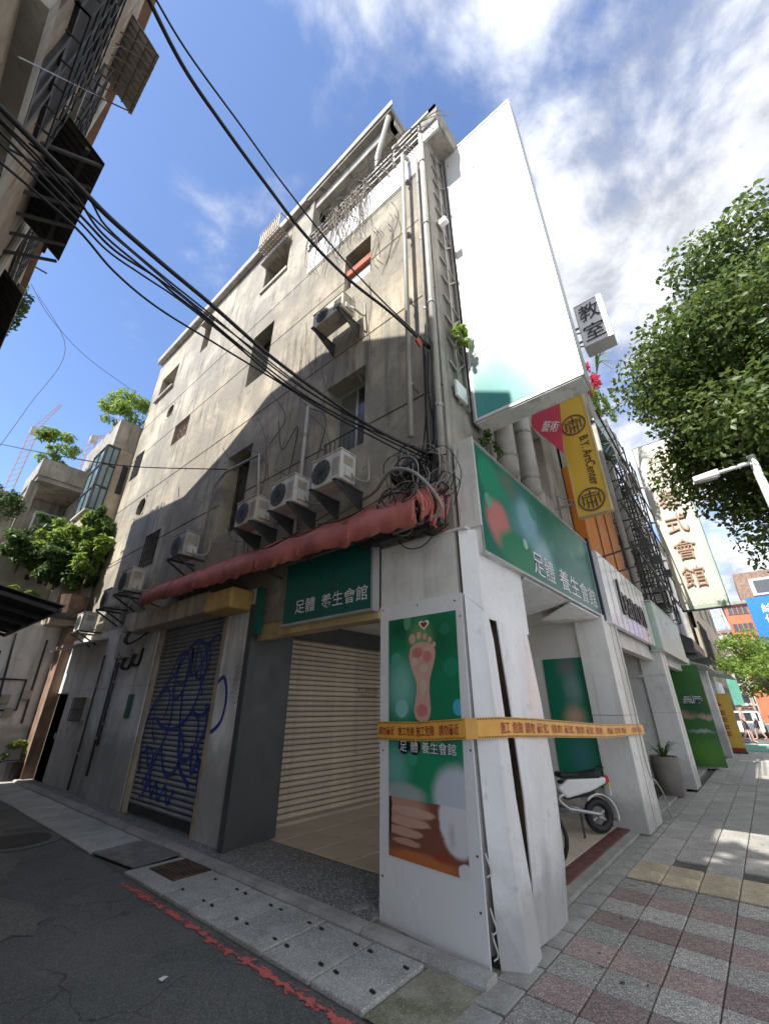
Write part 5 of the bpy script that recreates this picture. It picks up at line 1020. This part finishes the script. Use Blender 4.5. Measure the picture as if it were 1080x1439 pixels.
part('handlebar', MB().tube([q(.92, .98, -.28), q(.98, .96, 0), q(.92, .98, .28)], .016, 7), BLACK, sc, True); part('tail_light', MB().obox(q(-.19, .6), fd*.03, sdv*.05, (0, 0, .045)), REDL, sc, bev=.012); part('plate', MB().obox(q(-.2, .47, .0), fd*.005, sdv*.06, (0, 0, .05)), SIGNW, sc); part('kickstand', MB().bar(q(.3, .24, .08), q(.34, .0, .16), .025), BLACK, sc); part('luggage_rack', MB().tube(catmull([q(-.02, .68, -.06), q(-.14, .74, -.05), q(-.16, .74, .05), q(-.02, .68, .06)], 4), .01, 5), BLACK, sc)
# ---- bicycle hidden behind the pillar, wheel showing
bc = thing('bicycle', 'bicycle with pale rimmed wheel leaning just behind the bent pillar cladding', 'bicycle', (5.1, 2.1, .06)); O = Vector((5.1, 2.0, .066)); fd = Vector((-.12, 1, 0)).normalized(); sdv = Vector((-fd.y, fd.x, 0))
wheel(bc, q(.2, .3), sdv, .3, .022, SIGNW); wheel(bc, q(1.15, .3), sdv, .3, .022, SIGNW)
part('frame', MB().tube([q(.2, .3), q(.62, .3), q(.52, .72), q(.2, .3)], .015, 7).tube([q(.62, .3), q(.98, .66), q(.54, .66)], .017, 7).tube([q(1.15, .3), q(.98, .66), q(.94, .86)], .016, 7), NAVY, bc, True); part('saddle', MB().prism([q(.4, .76, -.07), q(.66, .78, -.02), q(.66, .78, .02), q(.4, .76, .07)], (0, 0, .05)), BLACK, bc, bev=.015); part('handlebar', MB().tube([q(.86, .9, -.25), q(.95, .88, 0), q(.86, .9, .25)], .013, 6), ALU, bc); part('crank', MB().ring(q(.62, .3, .03), fd, UP, sdv, .06, .085, 16, .006).bar(q(.62, .3, .05), q(.62, .14, .06), .018), ALU, bc)

# ---- street lamp
lp = thing('street_lamp', 'pale street lamp with short box head in front of tree', 'street lamp', (8.95, -1, 0)); part('pole', MB().tube([(8.95, -1, 0), (8.95, -1, 5.62)], .075, 12, r1=.06), SIGNW, lp, True); part('arm', MB().tube([(8.95, -1, 5.5), (8.97, -.45, 5.47)], .035, 9), SIGNW, lp, True); part('lamp_head', MB().prism([(8.9, -.5, 5.42), (8.9, -.1, 5.4), (8.9, -.1, 5.5), (8.9, -.5, 5.54)], (.16, 0, 0)), SIGNW, lp, bev=.015); part('lens', MB().box(8.92, -.46, 5.39, 9.04, -.14, 5.405), PVC, lp); part('base_flange', MB().disc((8.95, -1, 0), (1, 0, 0), (0, 1, 0), .16, (0, 0, .03)), GALV, lp)

# ================================================================ TREES
tree('big leafy street tree with dense crown above the street lamp', (11.4, -2.9, 0), (10.9, -2.75, 7.95), (3.55, 3.5, 4.6), 95000, .13, 5, LEAF, group='street trees', nb=120, rr=(.15, .32))
tree('unseen street tree added behind the camera corner to shade the pavement', (-4.2, -2.0, 0), (-4.4, .1, 8.2), (3.4, 2.6, 5.0), 16000, .32, 8, LEAF, group='street trees')  # crown out of view, added and sized to shade the pavement
tree('light green street tree across the side street', (35, -.9, 0), (35, -.6, 4.0), (3.0, 2.6, 2.0), 6000, .2, 12, LEAFB, group='street trees', nb=22)
tree('light green street tree farther along street', (42, -1.8, 0), (42, -2.4, 4.6), (3.4, 3.0, 2.3), 5000, .24, 13, LEAFB, group='street trees', nb=22)

# ================================================================ LEFT BUILDING across the alley
lbd = thing('old_building', 'dim old concrete building leaning over the alley with awnings', 'building', (-.6, 1.75, 0))
prof = [(1.75, 0), (13.8, 0), (13.8, 6.6), (12.2, 6.6), (12.2, 10.35), (9.2, 10.1), (7.5, 10.7), (6.2, 11.4), (4.7, 11.45), (3.6, 11.0), (1.75, 9.9)]  # low far end shaped out of view to keep sun off the alley wall
part('wall', MB().prism([(-.62, y, z) for y, z in prof], (-8, 0, 0)), BRICKR, lbd)
CONC4 = mat('brown_render', (.4, .34, .27), .95, .35, 1.2, .6, 12, .8, (.1, .085, .07), spot=.6, spot_scale=4, col2=(.27, .21, .17))
part('render_face', MB().prism([(-.6, y, z) for y, z in prof ], (-.015, 0, 0)), CONC4, lbd)
part('floor_band', MB().box(-.6, 1.8, 4.75, -.5, 12.6, 4.95), CONC2, lbd); part('floor_band', MB().box(-.6, 1.8, 7.78, -.54, 12.6, 7.88), CONC2, lbd)
part('wall_pipe', MB().tube([(-.56, 5.7, 0), (-.56, 5.7, 10.8)], .04, 8), PVC, lbd); part('wall_pipe', MB().tube([(-.56, 2.0, 4.9), (-.56, 2.0, 9.7)], .03, 8), RUST, lbd)
mb = MB()
for (a, b_) in zip(prof[2:-1], prof[3:]): mb.bar((-.56, a[0], a[1]-.05), (-.56, b_[0], b_[1]-.05), .14, .12)
part('coping', mb, BRICKR, lbd)
def corr(y0, y1, xa, za, xb, zb, m, par, nm='awning'):
    n = int((y1-y0)/.045); rows = [[], []]
    for i in range(n+1):
        y = y0+(y1-y0)*i/n; w_ = .012*(1 if i % 2 else -1); rows[0].append((xa, y, za+w_)); rows[1].append((xb, y, zb+w_))
    o = part(nm, MB().grid(rows), m, par); s_ = o.modifiers.new('thick', 'SOLIDIFY'); s_.thickness = .008; return o
corr(4.05, 5.05, -.6, 10.25, -.17, 9.95, TING, lbd); corr(3.9, 5.6, -.6, 7.25, -.13, 6.95, TINB, lbd); corr(5.9, 8.6, -.6, 6.7, -.28, 6.4, TINB, lbd); corr(9.5, 12.5, -.6, 9.6, -.45, 9.5, TING, lbd)
mb = MB()
for k in range(7): mb.bar((-.6, 4.05+k*.16, 9.6), (-.19, 4.05+k*.16, 9.94), .014)
for k in range(4): mb.bar((-.6+.13*k, 4.05, 10.2-.09*k), (-.6+.13*k, 5.05, 10.2-.09*k), .014)
part('awning_frame', mb, RUST, lbd)
mb = MB()
for k in range(6): mb.bar((-.6, 3.95+k*.33, 6.6), (-.15, 3.95+k*.33, 6.93), .03)
mb.bar((-.3, 3.9, 6.95), (-.3, 5.6, 6.95), .04); part('awning_frame', mb, IRON, lbd)
def lwin(y0, y1, z0, z1, cage=True):
    f = part('window', MB().box(-.6, y0, z0, -.57, y0+.06, z1).box(-.6, y1-.06, z0, -.57, y1, z1).box(-.6, y0+.06, z1-.06, -.57, y1-.06, z1).box(-.6, y0+.06, z0, -.57, y1-.06, z0+.06).box(-.6, (y0+y1)/2-.03, z0+.06, -.572, (y0+y1)/2+.03, z1-.06), IRON, lbd)
    part('pane', MB().box(-.6, y0+.06, z0+.06, -.59, y1-.06, z1-.06), DARKV, f)
    if cage:
        mb = MB(); n = int((y1-y0)/.2)
        for k in range(n+1): y = y0+(y1-y0)*k/n; mb.bar((-.5, y, z0-.05), (-.5, y, z1), .012); mb.bar((-.6, y, z0-.05), (-.5, y, z0-.05), .012)
        for k in range(7): z = z0-.05+(z1-z0)*k/6; mb.bar((-.5, y0, z), (-.5, y1, z), .012); mb.bar((-.6, y0, z), (-.5, y0, z), .012); mb.bar((-.6, y1, z), (-.5, y1, z), .012)
        part('cage', mb, IRON, f)
lwin(2.35, 3.6, 6.1, 7.7); lwin(4.3, 5.4, 7.9, 9.2); lwin(2.6, 3.1, 5.45, 6.1, False); lwin(5.8, 7.6, 7.6, 9.2); lwin(8.6, 10.4, 7.2, 8.8)
part('hanging_pipe', MB().tube(catmull([(-.52, 1.8, 5.6), (-.5, 2.5, 6.9), (-.52, 3.0, 7.6), (-.54, 3.6, 8.3), (-.55, 4.2, 9.6)], 5), .005, 6), GALV, lbd, True); part('hanging_pipe', MB().tube([(-.5, 1.9, 4.4), (-.5, 4.6, 9.0)], .004, 6), GALV, lbd)
part('roof_plant', MB().tube([(-.5, 9.5, 10.2), (-.3, 9.6, 10.3)], .02, 5), RUST, lbd)
b = thing('roof_weeds', 'dry weeds and grass on left roof edge', 'plants', (-.6, 11, 10.2)); leaf_part('foliage', LEAFD, blobs((-.5, 11, 10.0), (.2, 1.4, .4), 9, 8), 500, .1, b, 9)
# extra eaves hanging lower along the alley
cn = thing('alley_canopy', 'black sheet canopy reaching over the alley from left', 'canopy', (0, 10, 3)); corr(8.7, 13.0, -.6, 3.6, 1.85, 3.12, TINB, cn, 'roof_sheet'); mb = MB()
for k in range(5): y = 8.8+k*1.0; mb.bar((-.6, y, 3.52), (1.8, y, 3.04), .06)
mb.bar((1.8, 8.7, 3.05), (1.8, 13.0, 3.05), .05).bar((.6, 8.7, 3.29), (.6, 13.0, 3.29), .05); part('rafter', mb, IRON, cn)
for y in (8.8, 12.9): part('post', MB().bar((-.5, y, 0), (-.5, y, 3.5), .08), IRON, cn)
# ================================================================ END OF THE ALLEY
eh = thing('alley_house', 'low white alley house with concrete balcony and overhanging roof slab', 'house', (1.5, 14.4, 0))
part('wall', MB().box(-4, 14.35, 0, 3.38, 14.6, 3.6), PAINT, eh); part('upper_wall', MB().box(-4, 17.2, 3.6, 3.2, 17.5, 7.99), CONC2, eh); part('balcony_slab', MB().box(-4, 15.6, 5.3, 2.9, 17.2, 5.5), CONC2, eh); part('balcony_parapet', MB().box(-4, 15.6, 5.5, 2.9, 15.75, 6.25), CONC2, eh)
part('roof_slab', MB().box(1.5, 15.45, 8.0, 2.9, 17.6, 8.15), CONC2, eh); part('roof_parapet', MB().box(1.45, 15.4, 8.152, 2.95, 15.55, 8.75).box(2.8, 15.55, 8.152, 2.95, 17.6, 8.75).box(1.45, 15.55, 8.152, 1.6, 17.6, 8.75), CONC2, eh); part('column', MB().box(1.4, 15.62, 5.5, 1.62, 15.9, 7.99), CONC2, eh); part('side_wall', MB().box(2.75, 15.9, 5.5, 2.9, 17.2, 7.99), PINK, eh); part('left_wall', MB().box(-4, 15.8, 6.2, 1.38, 17.0, 7.1), CONC2, eh); part('passage_wall', MB().box(3.15, 13.72, 0, 3.7, 14.34, 3.5), BRICKR, eh)
part('lower_body', MB().box(-4, 14.7, 3.6, 2.9, 17.2, 5.3), CONC2, eh)
f = part('window', MB().box(.3, 17.12, 6.2, 1.4, 17.18, 7.6), IRON, eh); part('pane', MB().box(.36, 17.1, 6.26, 1.34, 17.118, 7.54), DARKV, f); f = part('window', MB().box(1.95, 17.12, 6.2, 2.7, 17.18, 7.6), SIGNW, eh); part('pane', MB().box(2.0, 17.1, 6.26, 2.32, 17.118, 7.54), GLASS, f); part('pane', MB().box(2.36, 17.1, 6.26, 2.66, 17.118, 7.54), GLASS, f)
part('vent_hole', MB().box(2.0, 14.69, 4.75, 2.12, 14.698, 4.9).box(2.3, 14.69, 4.7, 2.42, 14.698, 4.85), DARKV, eh)
mb = MB()
for pts in ([(2.2, 14.32, 3.3), (2.35, 14.32, 1.6)], [(2.2, 14.32, 2.2), (2.75, 14.32, 2.2), (2.75, 14.32, 1.5), (2.3, 14.32, 1.5)], [(2.9, 14.32, 3.2), (2.95, 14.32, 1.2)]): mb.tube(pts, .025, 6)
part('conduit', mb, IRON, eh)
for y_, z in ((2.45, 1.75), (2.85, 1.85), (2.6, 1.45)): part('water_meter', MB().box(y_-.09, 14.25, z-.1, y_+.09, 14.34, z+.1), PVC, eh)
part('small_window', MB().box(1.75, 14.32, 2.5, 2.05, 14.345, 2.85), GLASS, eh)  # plain pane of dark window glass
ax_ = thing('annex_house', 'narrow plastered annex with dark framed bay windows beside main building', 'house', (3.0, 13.75, 3.5))
part('wall', MB().box(2.68, 13.72, 3.55, 3.6, 17, 6.9).box(2.98, 13.72, 6.9, 3.6, 17, 10.1), PINK, ax_); part('parapet', MB().box(2.75, 13.705, 9.15, 3.61, 17.01, 10.2), CONC2, ax_)
fr = MB()
for x in (2.62, 2.79, 2.96): fr.box(x, 13.66, 6.85, x+.035, 13.7, 9.1)
for z in (6.85, 7.62, 8.4, 9.06): fr.box(2.62, 13.655, z, 3.0, 13.699, z+.05)
[fr.box(2.6, 13.72, z, 2.66, 14.9, z+.06) for z in (6.85, 7.6, 8.4, 9.05)]; [fr.box(2.602, y, 6.91, 2.655, y+.05, 9.05) for y in (13.72, 14.28, 14.85)]
bw = part('bay_window', fr, IRON, ax_)
for i in range(2):
    for j in range(3): part('pane', MB().box(2.66+.17*i, 13.68, 6.9+.77*j, 2.79+.17*i, 13.69, 7.6+.77*j), GLASSB, bw)
part('pane', MB().box(2.63, 13.72, 6.95, 2.64, 14.9, 9.0), GLASSB, bw); part('bay_sill', MB().box(2.58, 13.64, 6.78, 3.0, 15, 6.845), CONC3, ax_); part('window', MB().box(3.2, 13.7, 7.6, 3.36, 13.718, 8.6), DARKV, ax_)
b = thing('roof_shrub', 'bushy green shrub on annex roof against the sky', 'shrub', (3.2, 14.3, 10.2)); leaf_part('foliage', LEAFB, blobs((3.0, 14.4, 10.9), (.9, .9, .75), 18, 31), 3200, .13, b, 3, aspect=.35); part('stem', MB().tube([(3.2, 14.3, 10.15), (3.1, 14.3, 10.9)], .04, 6), BARK, b)
def shrub(label, c, r_, n, m, seed, size=.14, z0=None):
    t = thing('potted_shrub', label, 'shrub', (c[0], c[1], z0 if z0 else c[2]-r_[2]), 'shrubs at the end of the alley'); leaf_part('foliage', m, blobs(c, r_, 14, seed), n, size, t, seed, droop=.6, aspect=.35); part('stem', MB().tube([(c[0], c[1], (z0 if z0 else c[2]-r_[2])-.02), (c[0]+.03, c[1], c[2])], .03, 6), BARK, t)
shrub('tall dark leaved shrub against the annex wall', (3.0, 13.4, 6.0), (.42, .4, .95), 1500, LEAFD, 41, .2); shrub('broad dark shrub spreading over alley house wall', (2.55, 13.9, 5.2), (.75, .5, .75), 2600, LEAFD, 42, .18); shrub('hanging dark creeper on balcony edge', (2.2, 15.4, 6.4), (.6, .3, .7), 1100, LEAFD, 43, .14); shrub('lush shrub low beside the air conditioners', (3.05, 13.4, 4.75), (.45, .4, .6), 1000, LEAFD, 44, .17)
shrub('dense leafy bush in middle of the balcony greenery', (2.2, 14.1, 5.9), (.55, .5, .6), 1500, LEAFB, 51, .17); shrub('drooping long leaved shrub in front of the annex', (3.05, 13.2, 5.4), (.5, .4, .8), 1300, LEAFB, 52, .2)
shrub('dark dense bush overhanging the low white wall', (2.35, 13.8, 5.1), (.75, .5, .6), 2600, LEAFD, 61, .17); shrub('bushy mixed shrub above the black canopy end', (1.7, 14.3, 5.4), (.7, .5, .6), 2200, LEAFD, 62, .17); shrub('upright leafy shrub touching the bay window sill', (2.75, 13.5, 6.1), (.4, .35, .6), 1500, LEAFB, 63, .17)
shrub('pale green shrub on roof of alley house', (1.75, 16.2, 9.6), (.7, .5, .7), 1300, LEAFB, 45, .16, 9.0); shrub('small yellow green bush above the black canopy', (2.0, 14.2, 4.2), (.4, .3, .35), 500, LEAFB, 46, .14); shrub('dark creeper at left edge of balcony', (.9, 15.3, 7.0), (.5, .3, .8), 800, LEAFD, 47, .14)
bt = thing('plant_tub', 'hanging rusty plant tub under the alley shrubs', 'tub', (3.0, 13.4, 3.9)); part('tub', MB().tube([(3.0, 13.4, 3.75), (3.0, 13.4, 4.25)], .25, 12, r1=.32), RUST, bt); part('shelf', MB().box(2.6, 13.0, 3.68, 3.38, 13.7, 3.74), IRON, bt)
bk = thing('plant_bucket', 'black bucket of small weeds on the ground at alley end', 'bucket', (3.0, 14.0, 0)); part('bucket', MB().tube([(2.98, 14.0, .0), (2.98, 14.0, .42)], .2, 14, r1=.26), BLACK, bk); leaf_part('foliage', LEAFB, blobs((2.95, 14.0, .65), (.3, .25, .25), 7, 5), 220, .1, bk, 2)
bk = thing('plant_bucket', 'green leafed pot hung on the white end wall', 'bucket', (2.2, 14.2, 1.0)); part('bucket', MB().tube([(2.2, 14.15, .9), (2.2, 14.15, 1.15)], .14, 12, r1=.18), CLAY, bk); leaf_part('foliage', LEAFD, blobs((2.2, 14.1, 1.3), (.3, .2, .2), 6, 6), 160, .14, bk, 7)
# cranes far off
for x, y, h, lb, d, jl in ((28.8, 147, 92, 'pale red tower crane with upright jib', (-.25, 0, 1), 13), (9.5, 149.7, 80, 'red crane mast at the left picture edge', (.3, 0, 1), 12), (24, 148, 84, 'faint red crane with low slanted jib', (1, 0, .55), 13)):
    t = thing('tower_crane', lb, 'crane', (x, y, 0), 'tower cranes on the skyline'); mb = MB(); w_ = .9
    for i, j in ((-1, -1), (1, -1), (1, 1), (-1, 1)): mb.bar((x+i*w_, y+j*w_, 0), (x+i*w_, y+j*w_, h), .22)
    for k in range(int(h/2)): mb.bar((x-w_, y-w_, k*2), (x+w_, y-w_, k*2+2), .14); mb.bar((x-w_, y-w_, k*2), (x-w_, y+w_, k*2+2), .14)
    part('mast', mb, CRANE, t); mb = MB(); J = Vector((x, y, h)); D = Vector(d).normalized()
    for s_ in (-.6, .6): mb.bar(J+Vector((s_, s_, 0)), J+D*jl+Vector((s_*.3, s_*.3, 0)), .22)
    for k in range(9): mb.bar(J+D*jl*k/9+Vector((-.6, -.5, 0)), J+D*jl*(k+1)/9+Vector((.5, .5, .3)), .16)
    part('jib', mb, CRANE, t); part('cab', MB().box(x-1, y-1.2, h-2.2, x+1, y+1, h-.2), PVC, t)

# ================================================================ FAR END OF THE STREET
ob_ = thing('office_building', 'orange brick office building carrying the blue billboard', 'building', (70, -2, 0)); part('wall', MB().box(70, -26, 0, 90, .95, 13.6), OBRICK, ob_); part('roof', MB().box(69.6, -26, 13.6, 90, 1.2, 14.0), CONC2, ob_)
for k in range(5):
    z = 4.0+k*2.1; part('window_band', MB().box(69.94, -1.4, z, 69.99, .7, z+.95), DARKB, ob_); f = MB()
    for j in range(5): f.box(69.9, -1.4+j*.5, z, 69.938, -1.32+j*.5, z+.95)
    part('mullion', f, OBRICK, ob_)
part('penthouse', MB().box(73, -9, 14, 84, -1.2, 18.2), BRICKR, ob_); mb = MB()
for k in range(6): mb.bar((73.2, -1.6-k*1.3, 18.2), (73.2, -1.6-k*1.3, 20.2), .08)
part('antenna', mb, GALV, ob_); part('roof_frame', MB().box(72.8, -6, 15, 72.98, -2.6, 17.2), WHITEB, ob_); part('penthouse_opening', MB().box(72.7, -5.6, 15.3, 72.79, -3.0, 16.9), DARKB, ob_)
bb = thing('billboard', 'large blue billboard with white characters on orange building', 'billboard', (69.5, -5, 8)); part('panel', MB().box(69.5, -9.5, 7.4, 69.8, -1.5, 14.2), BILL, bb); text('給的', bb, (69.49, -2.7, 12.2), AX, UP, 1.1, WHITE, w=2.4, off=.02); text('你能', bb, (69.49, -2.7, 10.9), AX, UP, 1.1, WHITE, w=2.4, off=.02); text('to care', bb, (69.49, -2.8, 10.2), AX, UP, .3, WHITE, w=1.6, off=.02)
ff = thing('lattice_tower', 'thin steel sign lattice beside the orange building', 'tower', (68, 1.8, 0)); mb = MB()
for y in (1.3, 2.5): mb.bar((68, y, 0), (68, y, 13.8), .18)
for k in range(9): mb.bar((68, 1.3, 1.5*k), (68, 2.5, 1.5*k+1.5), .1); mb.bar((68, 1.3, 1.5*k), (68, 2.5, 1.5*k), .1)
part('lattice', mb, CONC2, ff)
for (x0, y0, x1, y1, h, lb) in ((58, 2.6, 66, 8, 10.8, 'cream apartment block at end of street with dark roof'), (84, 1.4, 96, 6, 12, 'distant cream apartment block left of the orange building')):
    t = thing('apartment_building', lb, 'building', (x0, y0, 0), 'apartment blocks at end of the street'); part('wall', MB().box(x0, y0, 0, x1, y1, h), BEIGE, t); part('roof', MB().box(x0-.3, y0-.3, h, x1, y1, h+.4), BRICKR, t)
    for k in range(int(h/2.6)):
        z = 2.2+k*2.6; part('balcony', MB().box(x0-.7, y0-.4, z-.35, x0-.01, y1, z-.1), CONC3, t)
        for j in range(3): f = part('window', MB().box(x0-.03, y0+.4+j*1.3, z, x0-.005, y0+1.2+j*1.3, z+1.3), DARKB, t); part('pane', MB().box(x0-.05, y0+.45+j*1.3, z+.05, x0-.031, y0+1.15+j*1.3, z+1.25), GLASS, f)
bf = thing('barrier_rail', 'white pole barrier where pavement meets the green lane', 'barrier', (26, 1.3, 0)); mb = MB()
for x in (24.6, 25.6, 26.6): mb.tube([(x, 1.45, 0), (x, 1.45, 2.6)], .05, 8)
part('post', mb, WHITE, bf); part('rail', MB().tube([(24.6, 1.45, .9), (26.6, 1.45, .9)], .03, 6).tube([(24.6, 1.45, .5), (26.6, 1.45, .5)], .03, 6), WHITE, bf)
bu = thing('hoarding', 'low pale earth bank and hoarding past the side street', 'hoarding', (40, -2, 0)); part('board', MB().box(37, -9, 0, 37.2, .2, 1.1), CONC3, bu); part('stripe', MB().box(36.98, -9, .0, 36.999, .2, .18), YEL, bu)
tu = thing('street_sign', 'teal green small sign panel under the far trees', 'sign', (31, 1.1, 0)); part('panel', MB().box(31, .95, 1.7, 31.05, 1.4, 3.0), GLAN, tu); part('post', MB().tube([(31.08, 1.2, 0), (31.08, 1.2, 3.0)], .03, 6), WHITE, tu)
# parked white car far off
pc = thing('parked_car', 'small white car parked under the far trees', 'car', (40, 1.2, 0)); prof = [(0, .3), (0, .75), (.5, .85), (.9, 1.35), (2.4, 1.4), (3.2, .95), (4, .85), (4.1, .35)]
part('body', MB().prism([(33+a*.9, .5, z) for a, z in prof], (0, 1.5, 0)), SIGNW, pc, bev=.08); part('window', MB().box(33.65, .49, .9, 35.2, .499, 1.3).prism([(33.42, .6, .9), (33.42, 1.9, .9), (33.76, 1.9, 1.3), (33.76, .6, 1.3)], (-.02, 0, .01)), GLASS, pc)
for a in (33.7, 36.0): wheel(pc, (a, .52, .3), (0, 1, 0), .3, .07); wheel(pc, (a, 1.98, .3), (0, 1, 0), .3, .07)

# ---- pedestrians far off: one skinned body each
def person(label, x, y, yaw, shirt, h=1.65, stride=.18):
    t = thing('person', label, 'person', (x, y, .022), 'pedestrians on the side street'); k = h/1.65
    J = {'pel': (0, 0, .88), 'waist': (0, 0, 1.05), 'chest': (.01, 0, 1.25), 'neck': (.02, 0, 1.4), 'head': (.04, 0, 1.53), 'top': (.03, 0, 1.62),
         'hl': (0, .09, .84), 'kl': (stride*.7, .1, .46), 'al': (stride*.8, .1, .08), 'tl': (stride*.8+.16, .11, .03), 'hr': (0, -.09, .84), 'kr': (-.02, -.1, .47), 'ar': (-stride*1.2, -.1, .1), 'tr': (-stride*1.2+.15, -.11, .03),
         'sl': (.01, .17, 1.34), 'el': (-.08, .22, 1.08), 'wl': (.04, .23, .86), 'sr': (.01, -.17, 1.34), 'er': (.0, -.22, 1.08), 'wr': (.15, -.2, .9)}
    Rr = dict(pel=.13, waist=.115, chest=.135, neck=.05, head=.095, top=.06, hl=.09, kl=.06, al=.04, tl=.03, hr=.09, kr=.06, ar=.04, tr=.03, sl=.06, el=.042, wl=.03, sr=.06, er=.042, wr=.03)
    E_ = [('pel', 'waist'), ('waist', 'chest'), ('chest', 'neck'), ('neck', 'head'), ('head', 'top'), ('pel', 'hl'), ('hl', 'kl'), ('kl', 'al'), ('al', 'tl'), ('pel', 'hr'), ('hr', 'kr'), ('kr', 'ar'), ('ar', 'tr'), ('chest', 'sl'), ('sl', 'el'), ('el', 'wl'), ('chest', 'sr'), ('sr', 'er'), ('er', 'wr')]
    ks = list(J); c_, s_ = math.cos(yaw), math.sin(yaw); rot = lambda p: ((p[0]*c_-p[1]*s_)*k, (p[0]*s_+p[1]*c_)*k, p[2]*k)
    me = bpy.data.meshes.new('body'); me.from_pydata([rot(J[q_]) for q_ in ks], [(ks.index(a), ks.index(b_)) for a, b_ in E_], []); o = bpy.data.objects.new('body', me); COL.objects.link(o)
    md = o.modifiers.new('skin', 'SKIN'); md.use_smooth_shade = True; sv_ = me.skin_vertices[0].data
    for i, q_ in enumerate(ks): sv_[i].radius = (Rr[q_]*k,)*2; sv_[i].use_root = q_ == 'pel'
    o.modifiers.new('sub', 'SUBSURF').levels = 1; o.modifiers['sub'].render_levels = 1
    dg = bpy.context.evaluated_depsgraph_get(); m2 = bpy.data.meshes.new_from_object(o.evaluated_get(dg)); bpy.data.objects.remove(o); m2.materials.clear()
    for q_ in (SKIN, shirt, CLOTHD): m2.materials.append(q_)
    for p in m2.polygons: z = p.center.z/k; p.material_index = 1 if .92 < z < 1.37 and abs(p.center.x*-s_+p.center.y*c_) < .26*k and not (z < 1.05 and abs(p.center.x*-s_+p.center.y*c_) > .17*k) else (2 if .55 < z <= .92 and abs(p.center.x*-s_+p.center.y*c_) < .19*k else 0); p.use_smooth = True
    b_ = bpy.data.objects.new('body', m2); COL.objects.link(b_); b_.parent = t; ORG[b_.name] = Vector((x, y, .022))
    mb = MB(); hc_ = Vector(rot((.02, 0, 1.56))); n = 10
    rows = [[hc_+Vector((.105*k*math.sin(R(a))*math.cos(2*math.pi*j/n)-.02*c_, .105*k*math.sin(R(a))*math.sin(2*math.pi*j/n)-.02*s_, .105*k*math.cos(R(a)))) for j in range(n+1)] for a in (2, 30, 60, 85)]
    mb.grid([[Vector((x, y, .022))+p for p in r_] for r_ in rows]); part('hair', mb, HAIR, t, True)
person('pedestrian in pink shirt and dark shorts walking across side street', 28.6, 1.15, R(-100), CLOTH); person('second pedestrian in white shirt behind the pink one', 31.5, .75, R(80), WHITE)
